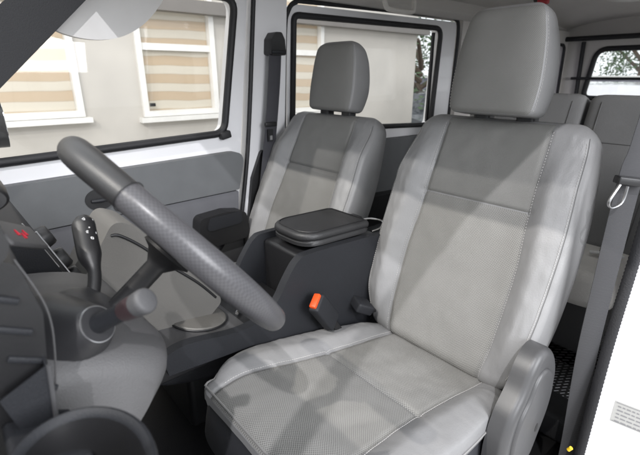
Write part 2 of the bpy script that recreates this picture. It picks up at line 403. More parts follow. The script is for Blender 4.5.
# ------------------------------------------------------------------ front seats
def make_seat(root_label, Yc, B, T, hrX, hrZ0, hrH, dz, side, group):
    """Yc centre line, B/T foot and top of the backrest face, side=-1: recliner cover on the door side"""
    root = empty('car_seat', root_label, 'car seat', (B[0]-.2, Yc, .2), group)
    # --- backrest
    A = (T[0]-B[0], T[1]-B[1]); Lb = math.hypot(*A); Nr = (-A[1], A[0])
    H = Lb+.02
    hw = lerp_tab([(0,.222),(.12,.262),(.30,.274),(.45,.272),(.56,.262),(.64,.250),(.70,.238)])
    ui = lerp_tab([(0,.145),(.10,.158),(.30,.163),(.45,.152),(.66,.146)])
    Dp = lerp_tab([(0,.10),(.2,.125),(.45,.125),(.68,.10)])
    vc = .462
    def db(u, v):
        a = abs(u); b = .036*sstep(v, .0, .15)*(1-sstep(v, .50, .66))+.004
        o = -b*sstep(a, ui(v)-.01, ui(v)+.055)
        o += .012*sstep(v, .0, .3)*(1-(a/ .16)**2 if a < .16 else 0)*.3
        o += .0055*math.exp(-((a-ui(v))/.005)**2)*(1 if v < H-.03 else 0)
        if a < ui(v)+.02: o += .0045*math.exp(-((v-vc-.02*(1-(u/.15)**2)*0)/.006)**2)
        o += wrinkle(u, v, 7, .0035)+wrinkle(u+5, v, 22, .0016)+wrinkle(u*2.2+1, v*.8, 38, .0013)*sstep(a, .15, .2)
        return o
    back = Pad(B, A, Nr, Yc, H, hw, Dp, .045, .052, 4.6, db)
    bo = back.body('backrest', LEATHER, root)
    back.patch('fabric_panel', FABRIC, bo, lambda v: -ui(v)-.001, lambda v: ui(v)+.001, .010, vc-.0003)
    back.patch('fabric_panel', FABRIC_SHADED, bo, lambda v: -ui(v)-.001, lambda v: ui(v)+.001, vc+.0003, H-.012)
    N_ = 90
    def line(fn, path, nm, m_, par, **k):
        bm = bmesh.new(); fn(bm, path, **k); finish(nm, bm, m_, par)
    for sg in (-1, 1):
        line(back.stitch, [(sg*(ui(.02+(H-.05)*i/N_/1)+.006), .02+(H-.05)*i/N_) for i in range(N_+1)], 'stitching', THREAD, bo)
        line(back.stitch, [(sg*(hw(.05+(H-.10)*i/N_)*.93), .05+(H-.10)*i/N_) for i in range(N_+1)], 'stitching', THREAD, bo)
        line(back.seam, [(sg*(hw(.04+(H-.08)*i/60)*.945), .04+(H-.08)*i/60) for i in range(61)], 'seam', THREAD_D, bo, r=.0011, lift=.0002)
        line(back.seam, [(sg*ui(.01+(H-.03)*i/60), .01+(H-.03)*i/60) for i in range(61)], 'seam', THREAD_D, bo, r=.0012, lift=-.0006)
    line(back.seam, [(-ui(vc)+2*ui(vc)*i/40, vc) for i in range(41)], 'seam', THREAD_D, bo, r=.0012, lift=-.0004)
    # --- cushion
    CB = (B[0]+.05, .436+dz); CT = (.338+(B[0]-.91)*.9, .556+dz)
    A2 = (CT[0]-CB[0], CT[1]-CB[1]); H2 = math.hypot(*A2)+.01; N2 = (A2[1], -A2[0])
    if N2[1] < 0: N2 = (-N2[0], -N2[1])
    hwc = lerp_tab([(0,.215),(.15,.245),(.35,.262),(.50,.260),(.55,.250),(.58,.237),(.605,.214)])
    uc = lerp_tab([(0,.15),(.3,.148),(.42,.155),(.55,.168),(.62,.170)])
    v2 = .305
    def dc(u, v):
        a = abs(u); o = -.022*sstep(a, uc(v)-.012, uc(v)+.05)*(1-sstep(v, .45, .62)*.7)*sstep(v, -.05, .1)
        o += .0055*math.exp(-((a-uc(v))/.005)**2)
        if a < uc(v)+.02: o += .005*math.exp(-((v-v2-.22*max(0, a-.02)*0)/.006)**2)
        if a < uc(v)+.02: o += .010*math.exp(-((a-.055*(v2-v)/.3-.02)/.03)**2)*(1-sstep(v, .1, v2))*.3
        o += .022*sstep(v, .50, .64)**2
        o += wrinkle(u+2, v, 6, .004)+wrinkle(u, v+4, 24, .0016)+wrinkle(u*.8+1, v*2, 34, .0012)*sstep(a, .14, .2)
        return o
    cu = Pad(CB, A2, N2, Yc-.008, H2, hwc, .060, .03, .034, 4.6, dc)
    co = cu.body('seat_cushion', LEATHER, root)
    cu.patch('fabric_panel', FABRIC, co, lambda v: -uc(v)-.001, lambda v: uc(v)+.001, .006, v2-.0003)
    cu.patch('fabric_panel', FABRIC, co, lambda v: -uc(v)-.001, lambda v: uc(v)+.001, v2+.0003, H2-.005)
    for sg in (-1, 1):
        line(cu.stitch, [(sg*(uc(.02+(H2-.06)*i/90)+.006), .02+(H2-.06)*i/90) for i in range(91)], 'stitching', THREAD, co, r=.0009)
    # piping around the widest line of the cushion
    bm = bmesh.new(); ring = []
    vs = [H2*i/70 for i in range(4, 71)]
    def edge(v, sg):
        h, D, iw = cu.wh(v); return cu.P(sg*(h+.001), v, .027)
    L1 = [edge(v, 1) for v in vs if v < H2-.004]; L2 = [edge(v, -1) for v in vs if v < H2-.004]
    tube(bm, L1+L2[::-1], .0024, 6)
    finish('piping', bm, PIPING, co)
    # dark skirt under the cushion
    sk = Pad((CB[0]-.01, CB[1]-.031), A2, N2, Yc-.008, H2-.0105, lambda v: hwc(v)-.004, .15, .02, .036, 6)
    sk.body('seat_skirt', SEATDARK, root, 40, 40)
    bm = bmesh.new()
    box(bm, ((CB[0]+CT[0])/2+.02, Yc, .25), (.46, .40, .26)); bevel(bm, .02)
    finish('seat_base', bm, BLACKP, root)
    # --- headrest
    z0 = hrZ0; tilt = .16
    A3 = (math.sin(tilt), math.cos(tilt)); N3 = (-A3[1], A3[0])
    hh = lerp_tab([(0,.118),(.04,.124),(.10,.125),(.18,.116),(.23,.104),(hrH,.096)])
    def dh(u, v): return -.010*(1-(u/.14)**2)*math.sin(PI*min(max(v/hrH, 0), 1))+wrinkle(u, v+9, 12, .0018)
    hp = Pad((hrX-.02, z0), A3, N3, Yc+.008, hrH, hh, lerp_tab([(0,.095),(.08,.115),(.18,.105),(.24,.080)]), .016, .038, 5.2, dh)
    ho = hp.body('headrest', LEATHER, root, 80, 80)
    hu = lambda v: hp.wh(v)[0]*.94
    hp.patch('fabric_panel', FABRIC_SHADED, ho, lambda v: -hu(v), lambda v: hu(v), .003, hrH-.012, .0018, 60, 70)
    hp_z = z0
    for sg in (-1, 1):
        line(hp.stitch, [(sg*(hu(.012+(hrH-.03)*i/60)+.004), .012+(hrH-.03)*i/60) for i in range(61)], 'stitching', THREAD, ho, r=.0007)
    for sg in (-1, 1):
        bm = bmesh.new()
        x = T[0]+.048
        tube(bm, [(x, Yc+sg*.062, T[1]-.05), (x+.004, Yc+sg*.062, z0+.04)], .0060, 12)
        finish('headrest_stem', bm, CHROME, root)
        bm = bmesh.new()
        prism(bm, rpoly([(x-.022, Yc+sg*.062-.024), (x+.018, Yc+sg*.062-.024), (x+.018, Yc+sg*.062+.024), (x-.022, Yc+sg*.062+.024)], .01), T[1]-.02, z0+.010, 'Z')
        finish('stem_sleeve', bm, BLACKP, root)
    # --- recliner cover on the outer side
    ys = Yc+side*(.258); ox = B[0]-.905
    out = [(.765,.33),(.757,.44),(.780,.520),(.822,.570),(.850,.620),(.885,.648),(.925,.644),(.968,.605),(.995,.54),(.985,.46),(.945,.38),(.90,.31),(.82,.30)]
    ox += .012; dz -= .028
    sp = smooth_path([(a+ox, 0, b+dz) for a, b in out]+[(out[0][0]+ox, 0, out[0][1]+dz)], 4)[:-1]
    rc = dome(sp, ys, side*.048, .018, 'recliner_cover', RECL, root)
    c_ = Vector((.885+ox, 0, .47+dz)); dome([c_+(p-c_)*.74 for p in sp], ys+side*.044, side*.011, .009, 'raised_panel', RECL, rc)
    bm = bmesh.new()
    prism(bm, [(.900+ox+.008*math.cos(a*PI/8), .44+dz+.012*math.sin(a*PI/8)) for a in range(16)], ys+side*.0530, ys+side*.0566, 'Y')
    finish('screw_hole', bm, BLACKP, rc)
    return root

make_seat('grey two-tone driver seat in the foreground with a smooth leather edge and dotted cloth middle', .588, (.905,.44), (1.13,1.082), 1.10, 1.106, .268, 0, -1, 'front seats')
make_seat('grey two-tone passenger seat beyond the black armrest console, next to the passenger door', 1.288, (.87,.44), (1.155,1.052), 1.165, 1.072, .256, -.02, 1, 'front seats')

# ------------------------------------------------------------------ rear bench
rb = empty('rear_bench_seat', 'dark grey rear bench seat behind the driver seat, backrest split in two', 'bench seat', (1.9,.9,.2))
RBX = 2.0
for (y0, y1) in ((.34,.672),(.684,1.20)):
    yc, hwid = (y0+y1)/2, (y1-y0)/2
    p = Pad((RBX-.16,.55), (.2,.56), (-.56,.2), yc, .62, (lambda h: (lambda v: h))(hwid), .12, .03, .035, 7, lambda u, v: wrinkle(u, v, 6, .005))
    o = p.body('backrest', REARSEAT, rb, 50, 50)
    bm = bmesh.new()
    for k in (-1, 1): p.seam(bm, [(k*(hwid-.05), .04+.54*i/30) for i in range(31)], .0018)
    p.seam(bm, [(-hwid+.02+(2*hwid-.04)*i/20, .42) for i in range(21)], .0018)
    finish('seam', bm, THREAD_D, o)
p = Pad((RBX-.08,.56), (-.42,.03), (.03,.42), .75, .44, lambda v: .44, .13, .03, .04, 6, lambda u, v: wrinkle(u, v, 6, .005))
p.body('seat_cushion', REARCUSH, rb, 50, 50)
bm = bmesh.new(); box(bm, (1.80,.77,.325), (.36,.80,.23)); bevel(bm, .015)
finish('bench_base', bm, MIDP, rb)
bm = bmesh.new(); box(bm, (1.74,.42,.60), (.05,.03,.03)); bevel(bm, .008); finish('hinge_cover', bm, BLACKP, rb)
bm = bmesh.new(); tube(bm, [(1.71,.46,.585),(1.70,.40,.60),(1.73,.36,.59)], .006, 8); finish('release_lever', bm, WHITEP, rb)

# ------------------------------------------------------------------ steering wheel
ALPHA = math.radians(51.07); BET = math.radians(3.38); WC = Vector((.223,.567,.977)); RW = .196
eX = Vector((math.cos(ALPHA), 0, -math.sin(ALPHA))); n0 = Vector((math.sin(ALPHA), 0, math.cos(ALPHA)))
eY = Vector((0,1,0))*math.cos(BET)+n0*math.sin(BET); eN = n0*math.cos(BET)-Vector((0,1,0))*math.sin(BET)
sw = empty('steering_wheel', 'dark leather steering wheel with a stamped carbon-look grip section, seen edge-on at left', 'steering wheel', tuple(WC-eN*.05))
def arc_pt(a, off=0, R=RW): return WC+eX*(R*math.cos(a))+eY*(R*math.sin(a))+eN*off
def rim_arc(name, a0, a1, r, m, nseg=60):
    rows = []; n = 28
    for i in range(nseg+1):
        a = a0+(a1-a0)*i/nseg; c = arc_pt(a, 0, RW-.0225); rd = (eX*math.cos(a)+eY*math.sin(a))
        # thumb swelling
        k = r*(1+.05*math.cos(4*a))
        rows.append([c+rd*(k*math.cos(2*PI*j/n))+eN*(k*.95*math.sin(2*PI*j/n)) for j in range(n)])
    return grid_mesh(name, rows, m, sw, closed=True, caps=True,
                     uvf=lambda i, j: (a0*RW+(a1-a0)*RW*i/nseg, r*2*PI*((j if j < n/2 else n-j))/n), sharp=70)
D = math.radians
# angle 0 points to the driver's lap (bottom), -90 = door side
rim_arc('smooth_rim', D(-38), D(38), .0190, RIMLEA)
rim_arc('smooth_rim', D(142), D(218), .0190, RIMLEA)
rim_arc('stamped_grip', D(-142), D(-38), .0193, GRIP)
rim_arc('stamped_grip', D(38), D(142), .0193, GRIP)
for a in (-142,-38,38,142):
    bm = bmesh.new()
    a = D(a); rd = (eX*math.cos(a)+eY*math.sin(a)); c = arc_pt(a, 0, RW-.0225)
    tube(bm, [c+rd*(.0196*math.cos(2*PI*j/24))+eN*(.0186*math.sin(2*PI*j/24)) for j in range(24)], .0006, 6, closed=True)
    finish('seam_ring', bm, BLACKP, sw)
# hub pad and spokes, dished below the rim plane
def hub(name, prof, m):
    rows = []
    for (off, rr) in prof:
        rows.append([WC+eX*(max(rr,.0005)*.92*math.cos(2*PI*j/56))+eY*(max(rr,.0005)*math.sin(2*PI*j/56))+eN*off for j in range(56)])
    return grid_mesh(name, rows, m, sw, closed=True, sharp=50)
hub('hub_pad', ((-.004,.0),(-.004,.03),(-.006,.050),(-.011,.058),(-.018,.060),(-.022,.056),(-.0225,.0)), BLACKP)
hub('hub_back_cover', ((-.0235,.0),(-.024,.040),(-.028,.041),(-.034,.028),(-.050,.015),(-.135,.015),(-.136,.0)), BLACKP)
for a, wd in ((D(-90),.030),(D(90),.030),(D(0),.036)):
    bm = bmesh.new()
    P = [arc_pt(a, -.016, .060), arc_pt(a, -.014, .105), arc_pt(a, -.006, .145), arc_pt(a, 0, .170)]
    strip(bm, smooth_path(P, 6), wd, .014, (-eX*math.sin(a)+eY*math.cos(a))); bevel(bm, .002, 2)
    finish('spoke', bm, DARKP, sw)

# ------------------------------------------------------------------ steering column with stalks
sco = empty('steering_column', 'dark column shroud below the wheel carrying two control stalks', 'steering column', (.05,.555,.85))
cdir = -eN
rows = []
for (d, a, b) in ((.122,.024,.028),(.126,.040,.046),(.142,.054,.064),(.175,.066,.082),(.22,.064,.084),(.235,.05,.07)):
    c = WC+cdir*d; n = 40; r = []
    for j in range(n):
        t = 2*PI*j/n; ct, st = math.cos(t), math.sin(t); q = 2/3.2
        r.append(c+eX*(a*math.copysign(abs(ct)**q, ct))+eY*(b*math.copysign(abs(st)**q, st)))
    rows.append(r)
SHR = mat('shroud_plastic', (.02,.02,.022), .45, .1, 900)
grid_mesh('shroud', rows, SHR, sco, closed=True, caps=True, sharp=50)
# far stalk, stands up with white switch symbols
p0 = Vector((.105,.60,.905)); S = smooth_path([(.085,.575,.885),(.105,.600,.912),(.118,.625,.935),(.121,.650,.955),(.126,.680,.975),(.131,.705,.996)], 8)
nS = len(S)
bm = bmesh.new()
tube(bm, S, [.009+.0075*sstep(i/(nS-1), .42, .62)-.007*sstep(i/(nS-1), .88, 1.0)**2 for i in range(nS)], 18, flat=.8)
st = finish('turn_signal_stalk', bm, BLACKP, sco)
# near stalk pointing at the viewer, red ring and pale end cap
q0, q1 = Vector((.080,.452,.952)), Vector((.119,.388,.996))
dd = (q1-q0).normalized(); 
def lathe_along(name, o, d, prof, m, parent, n=32):
    u = d.orthogonal().normalized(); w = d.cross(u); rows = []
    for (h, r) in prof: rows.append([o+d*h+u*(r*math.cos(2*PI*j/n))+w*(r*math.sin(2*PI*j/n)) for j in range(n)])
    return grid_mesh(name, rows, m, parent, closed=True, caps=True, sharp=35)
Ls = (q1-q0).length
lathe_along('stalk_socket', q0-dd*.03, dd, [(-.075,.066),(-.04,.058),(-.012,.043),(.010,.030),(.022,.0245),(.028,.020),(.030,.0185)], SHR, sco)
bm = bmesh.new(); u = dd.orthogonal().normalized(); w = dd.cross(u)
tube(bm, [q0-dd*.001+u*.0195*math.cos(2*PI*j/32)+w*.0195*math.sin(2*PI*j/32) for j in range(32)], .0007, 6, closed=True)
finish('socket_ring', bm, STEEL, sco)
wk = lathe_along('wiper_stalk', q0-dd*.02, dd, [(0,.013),(.02,.0105),(.05,.0095),(.065,.0095)], DARKP, sco)
lathe_along('marked_collar', q0-dd*.02, dd, [(.063,.0105),(.067,.0112),(.082,.0122),(.084,.0122)], REDMARK, wk)
lathe_along('end_cap', q0-dd*.02, dd, [(.0835,.0122),(.094,.0132),(.0975,.0128),(.0995,.0114),(.1005,.0095),(.1006,.001)], SILVERP, wk)
# switch symbols on the far stalk: small pale strokes facing the driver
def glyph(bm, c, ux, uz, n, strokes, s, t=.0009):
    for (a, b, c2, d2) in strokes:
        p, q = c+ux*(a*s)+uz*(b*s)+n*.0006, c+ux*(c2*s)+uz*(d2*s)+n*.0006
        tube(bm, [p, q], t, 4)
camv = Vector((0,0,1.2))
bm = bmesh.new()
Rr = {}
for (i0, lab, off) in ((36,'lampL',-.006),(36,'lampR',.006),(33,'dot',-.001),(31,'arrow',.006),(31,'bar',-.005),(28,'fog',.0)):
    if i0 >= nS: i0 = nS-3
    c = S[i0]; n = Vector((.30,-.86,.35)).normalized(); ax = (S[i0+1]-S[i0-1]).normalized(); n = (n-ax*n.dot(ax)).normalized(); ux = ax.cross(n)
    rad = .0165
    c = c+ux*off+n*math.sqrt(max(rad*rad*.78-off*off, 0))
    if lab in ('lampL', 'lampR'):
        glyph(bm, c, ux, ax, n, [(-1,0,-1,2),(-1,2,0,3),(0,3,1,2),(1,2,1,0),(1,0,-1,0),(-1.6,1,-2.4,1)], .0013, .0004)
    elif lab == 'dot': glyph(bm, c, ux, ax, n, [(-.6,0,.6,0),(0,-.6,0,.6)], .0016, .0006)
    elif lab == 'arrow': glyph(bm, c, ux, ax, n, [(-1,-1,1,1),(1,1,1,-.4),(1,1,-.4,1)], .0022, .0005)
    elif lab == 'bar': glyph(bm, c, ux, ax, n, [(-1,0,.6,0),(-.4,1,1,1),(-.8,-1,.8,-1)], .0018, .0005)
    else: glyph(bm, c, ux, ax, n, [(-1,0,-1,2),(-1,2,1,2),(1,2,1,0),(1,0,-1,0)], .0016, .0005)
finish('switch_symbols', bm, WHITEP, st)

# ------------------------------------------------------------------ dashboard
da = empty('dashboard', 'grey and charcoal dashboard at the left edge, behind the steering wheel', 'dashboard', (-.1,.9,.6))
# main body, long in Y
prof = smooth_path([(-.55,0,.35),(-.55,0,.92),(-.40,0,1.0),(-.15,0,1.02),(-.04,0,.995),(.0,0,.93),(.03,0,.84),(.055,0,.70),(.04,0,.52),(-.05,0,.35)], 5)
bm = bmesh.new(); prism(bm, [(p.x-.045, p.z-.03) for p in prof], .30, 1.54, 'Y'); bevel(bm, .01, 3, 50)
finish('dash_body', bm, DARKP, da)
# instrument hood
hp = smooth_path([(-.34,0,1.03),(-.20,0,1.10),(-.06,0,1.115),(.0,0,1.10),(.02,0,1.075),(.0,0,1.05),(-.06,0,1.02),(-.3,0,.99)], 5)
bm = bmesh.new(); prism(bm, [(p.x-.0, p.z) for p in hp], .40, .78, 'Y'); bevel(bm, .012, 4, 50)
finish('instrument_hood', bm, BLACKP, da)
# light grey knee panel under the column
kp = smooth_path([(-.02,0,.950),(.05,0,.940),(.105,0,.922),(.143,0,.893),(.135,0,.860),(.100,0,.815),(.06,0,.76),(.02,0,.68),(-.03,0,.58)], 5)
rows = []
for j in range(25):
    t = j/24; y = .435+.36*t
    bul = -.02*(1-t)**6
    k_ = 1-.30*(1-math.sqrt(1-(1-min(t/.22, 1))**2))

    rows.append([Vector((.042+(p.x-.03)*k_+.01*t, y, .80+(p.z-.80)*k_-.05*t)) for p in kp]+[Vector((-.06, y, .50)), Vector((-.08, y, .93))])
grid_mesh('knee_panel', rows, MIDP, da, closed=True, caps=True, sharp=50)
# centre stack that flares out toward the seats
cs = rpoly([(-.02,.50),(.10,.70),(.175,.815),(.235,.905),(.28,.882),(.395,.742),(.465,.660),(.470,.62),(.36,.53)], [.02,.04,.04,.03,.04,.06,.03,.02,.05], 7)
bm = bmesh.new(); prism(bm, cs, .955, 1.10, 'Y'); bevel(bm, .016, 5, 30)
cst = finish('centre_stack', bm, BEIGEP, da)
bm = bmesh.new(); tube(bm, smooth_path([(.225,.9555,.872),(.243,.954,.868),(.285,.954,.832),(.345,.954,.765),(.410,.954,.698),(.455,.9555,.640)], 6), .0035, 8)
finish('panel_gap', bm, BLACKP, cst)
# heater control panel with trim lines
bm = bmesh.new()
pp = rpoly([(-.02,1.0),(.07,.955),(.150,.76),(.11,.72),(-.02,.72)], .02, 5)
prism(bm, pp, .86, 1.16, 'Y'); bevel(bm, .008, 3, 40)
cp = finish('control_panel', bm, DARKP, da)
for k, (xa, za, xb, zb) in enumerate(((.076,.942,.144,.775),(.060,.955,.10,.86))):
    bm = bmesh.new(); tube(bm, [(xa+.008,.858+.02*k,za),(xb+.008,.858+.02*k,zb)], .0022, 8); finish('trim_strip', bm, STEEL, cp)
for (x, z) in ((.098,.905),(.118,.855),(.135,.81)):
    d = Vector((.9,0,.4)).normalized()
    lathe_along('control_knob', Vector((x,.93,z)), d, [(0,.022),(.014,.020),(.018,.017),(.019,.001)], BLACKP, cp)
# hazard / lock switch bank: pale plate with red symbols
o0 = Vector((.026,.585,1.030)); ux = Vector((.13,.30,-.14)).normalized(); nz = Vector((.55,-.5,.66)); nz = (nz-ux*nz.dot(ux)).normalized(); uz = nz.cross(ux)
M = Matrix((ux, uz, nz)).transposed().to_4x4()
bm = bmesh.new(); box(bm, o0+ux*.05, (.12,.040,.008), M); bevel(bm, .004, 3)
hz = finish('switch_plate', bm, MIDP, da)
bm = bmesh.new()
for (a, b) in ((.030,0),(.044,-.004),(.058,.002)):
    c = o0+ux*a+uz*b
    glyph(bm, c, ux, uz, nz*7.5, [(-1,-1,0,1),(0,1,1,-1),(1,-1,-1,-1),(-.4,-.5,0,.3),(0,.3,.4,-.5)], .0040, .0008)
finish('warning_symbols', bm, REDP, hz)
# dark vent surround with thin pale edge, lower left
bm = bmesh.new()
vp = rpoly([(-.12,1.07),(.022,1.055),(.032,1.00),(.020,.90),(.0,.84),(-.12,.84)], .02, 5)
prism(bm, vp, .415, .50, 'Y'); bevel(bm, .01, 3, 40)
vs_ = finish('vent_surround', bm, BLACKP, da)
bm = bmesh.new(); tube(bm, smooth_path([(.022,.43,1.05),(.036,.425,1.0),(.034,.425,.95),(.022,.43,.88)], 6), .0010, 6); finish('trim_strip', bm, MIDP, vs_)
rows = []
for (h, r) in ((0,.020),(.004,.0225),(.05,.024),(.10,.024),(.104,.021),(.1045,.001)):
    rows.append([Vector((.012,.66+h,1.052))+Vector((math.cos(2*PI*j/36)*r*1.5,0,math.sin(2*PI*j/36)*r*.8)) for j in range(36)])
grid_mesh('hood_pod', rows, BLACKP, da, closed=True, caps=True, sharp=40)
for k in range(5):
    bm = bmesh.new(); box(bm, (.004+.004*k, .4135, 1.025-.032*k), (.030,.004,.006), Matrix.Rotation(.5, 4, 'Y')); bevel(bm, .0015, 2); finish('vent_slat', bm, DARKP, vs_)
bm = bmesh.new(); box(bm, (.010,.38,.893), (.060,.07,.012), Matrix.Rotation(.35, 4, 'Y')); bevel(bm, .005, 3); finish('tray_lip', bm, DARKP, da)
# card slot (open pocket) in front of the cup holder
def pocket(bm, c, M, w, h, d, t):
    for (cx, cy, sx, sy) in ((-w/2,0,t,h),(w/2,0,t,h),(0,-h/2,w+t,t),(0,h/2,w+t,t)):
        box(bm, c+M @ Vector((cx, cy, 0)), (sx, sy, d), M)
cs_ = [Vector((.0245,.40,.957)), Vector((.0205,.40,.902)), Vector((-.004,.398,.896)), Vector((-.014,.398,.940))]
bk_ = [Vector((.026,.445,.962)), Vector((.020,.44,.905)), Vector((-.004,.44,.90)), Vector((-.016,.445,.945))]
bm = bmesh.new()
def quadslab(bm, a, b, c, d, t):
    n = (b-a).cross(d-a).normalized()*t
    v = [bm.verts.new(p) for p in (a, b, c, d)]+[bm.verts.new(p+n) for p in (a, b, c, d)]
    for f in ((0,1,2,3),(7,6,5,4),(0,4,5,1),(1,5,6,2),(2,6,7,3),(3,7,4,0)): bm.faces.new([v[i] for i in f])
quadslab(bm, cs_[0], cs_[1], cs_[2], cs_[3], .0018)
quadslab(bm, cs_[0], bk_[0], bk_[1], cs_[1], .0018)
quadslab(bm, bk_[0], bk_[1], bk_[2], bk_[3], -.0018)
quadslab(bm, cs_[1], bk_[1], bk_[2], cs_[2], .0018)
cd = finish('card_slot', bm, DARKP, da, False)
bm = bmesh.new(); tube(bm, [cs_[0]+Vector((.001,-.001,0)), cs_[1]+Vector((.001,-.001,0))], .0022, 8); finish('pale_edge', bm, SILVERP, cd)
# pull-out cup holder
ch = Vector((.022,.300,.925)); n = 48
def oval(rx, ry, z, c=ch): return [c+Vector((rx*math.cos(2*PI*j/n), ry*math.sin(2*PI*j/n), z)) for j in range(n)]
rows = [oval(.044,.060,-.07), oval(.051,.067,-.012), oval(.0530,.0690,-.004), oval(.0520,.0680,.001), oval(.049,.065,.0025), oval(.0455,.0615,.0005), oval(.0440,.0600,-.004)]
cup_ = grid_mesh('cup_holder', rows, DARKP, da, closed=True, sharp=50)
rows = [oval(.0440,.0600,-.004), oval(.0425,.058,-.014), oval(.038,.052,-.066), oval(.001,.001,-.066)]
grid_mesh('cup_liner', rows, BLACKP, cup_, closed=True, sharp=50)

# ------------------------------------------------------------------ centre console
cc = empty('centre_console', 'charcoal plastic console box with a black padded armrest lid between the front seats', 'console', (.7,.95,.3))
side = smooth_path([(.26,0,.60),(.32,0,.612),(.45,0,.590),(.53,0,.597),(.575,0,.630),(.61,0,.682),(.65,0,.728),(.70,0,.738),(.90,0,.730),(1.0,0,.722)], 6)
sidep = [(p.x, p.z) for p in side]+[(1.0,.25),(.56,.25),(.54,.49),(.50,.53),(.27,.55)]
bm = bmesh.new(); prism(bm, sidep, .842, .868, 'Y'); bevel(bm, .010, 4, 50)
finish('side_wall', bm, DARKP, cc)
bm = bmesh.new(); prism(bm, sidep, 1.062, 1.085, 'Y'); bevel(bm, .006, 3, 50)
finish('side_wall', bm, DARKP, cc)
bm = bmesh.new(); box(bm, (.46,.965,.545), (.42,.196,.06)); bevel(bm, .006); finish('tray_floor', bm, BLACKP, cc)
bm = bmesh.new(); box(bm, (.835,.965,.49), (.31,.194,.46)); bevel(bm, .012); finish('storage_box', bm, BLACKP, cc)
bm = bmesh.new(); tube(bm, [(.50,.93,.585),(.60,1.02,.60)], .005, 8); finish('chrome_bar', bm, CHROME, cc)
# padded lid
lid_o = rpoly([(.690,.866),(.955,.866),(.955,1.050),(.690,1.050)], [.07,.02,.02,.07], 8)
def lidlayer(s, z):
    cx, cy = .82,.958
    return [Vector((cx+(a-cx)*s, cy+(b-cy)*s, z-.021-((cx+(a-cx)*s)-.81)*.03)) for a, b in lid_o]
rows = [lidlayer(.97,.757), lidlayer(.985,.758), lidlayer(.99,.768), lidlayer(.97,.770), lidlayer(.97,.774), lidlayer(1.0,.776), lidlayer(1.012,.782), lidlayer(1.005,.789), lidlayer(.97,.795), lidlayer(.93,.7972), lidlayer(.80,.7976), lidlayer(.01,.7976)]
LIDM = mat('black_lid_leather', (.018,.018,.019), .48, .3, 260, .1)
lid = grid_mesh('armrest_lid', rows, LIDM, cc, closed=True, caps=True, sharp=50)
bm = bmesh.new(); tube(bm, [v for v in lidlayer(.90,.7985)], .0012, 5, closed=True); finish('seam', bm, BLACKP, lid)
bm = bmesh.new(); box(bm, (.95,.93,.755), (.03,.05,.035)); bevel(bm, .008); finish('hinge', bm, BLACKP, cc)
bm = bmesh.new(); tube(bm, smooth_path([(.955,.86,.735),(1.0,.862,.738),(1.012,.868,.755),(.98,.89,.765),(.955,.90,.765)], 6), .0028, 8); finish('wire_loop', bm, CHROME, cc)
# forward tunnel with pale oval cover
bm = bmesh.new(); prism(bm, rpoly([(.22,.56),(.22,.60),(.30,.605),(.50,.575),(.50,.56)], .03, 5), .868, 1.062, 'Y'); bevel(bm, .006)
tn = finish('tunnel_cover', bm, MIDP, cc)
def slope(x): return .607-(x-.30)*.15
cO = (.405,.968)
rows = []
for (s, dzz) in ((1.0,-.004),(1.0,.004),(.96,.007),(.6,.009),(.01,.010)):
    rows.append([Vector((cO[0]+.072*s*math.cos(2*PI*j/40), cO[1]+.075*s*math.sin(2*PI*j/40), slope(cO[0]+.072*s*math.cos(2*PI*j/40))+dzz)) for j in range(40)])
ov = grid_mesh('oval_cover', rows, BEIGEP, tn, closed=True, sharp=40)
bm = bmesh.new(); tube(bm, [Vector((cO[0]+.074*math.cos(2*PI*j/40), cO[1]+.077*math.sin(2*PI*j/40), slope(cO[0]+.074*math.cos(2*PI*j/40))+.002)) for j in range(40)], .0025, 6, closed=True); finish('cover_gap', bm, BLACKP, ov)

# ------------------------------------------------------------------ seat-belt buckles
def buckle(name, label, base, top, wv, release):
    r = empty(name, label, 'seat belt buckle', base)
    b, t = Vector(base), Vector(top); d = (t-b).normalized(); s = Vector(wv); s = (s-d*s.dot(d)).normalized(); n = d.cross(s)
    M = Matrix((s, n, d)).transposed().to_4x4(); Ln = (t-b).length
    bm = bmesh.new(); box(bm, b+d*(Ln*.64), (.058,.032,Ln*.62), M); bevel(bm, .007, 4)
    o = finish('buckle_body', bm, DARKP, r)
    bm = bmesh.new(); box(bm, b+d*(Ln*.12), (.024,.010,Ln*.5), M); bevel(bm, .003, 2); finish('buckle_stalk', bm, BLACKP, r)
    if release:
        bm = bmesh.new(); box(bm, b+d*(Ln*.955), (.044,.020,.018), M); bevel(bm, .004, 3); finish('release_button', bm, ORANGE, o)
        bm = bmesh.new(); box(bm, b+d*(Ln*.97)+n*.0095, (.028,.003,.006), M); finish('tongue_slot', bm, BLACKP, o)
    return r
buckle('seat_belt_buckle', 'black seat belt buckle with an orange release button leaning on the console side', (.775,.805,.47), (.668,.800,.620), (.75,.35,.55), True)
bk = buckle('seat_belt_buckle', 'small plain black buckle without orange, lying at the foot of the driver backrest', (.93,.80,.49), (.845,.825,.535), (.2,1,.2), False)

# ------------------------------------------------------------------ van shell
van = empty('van_body', 'white painted van shell with pillars, roof lining and floor around the seats', 'van', (1.5,.9,.1))
Yd = 1.60
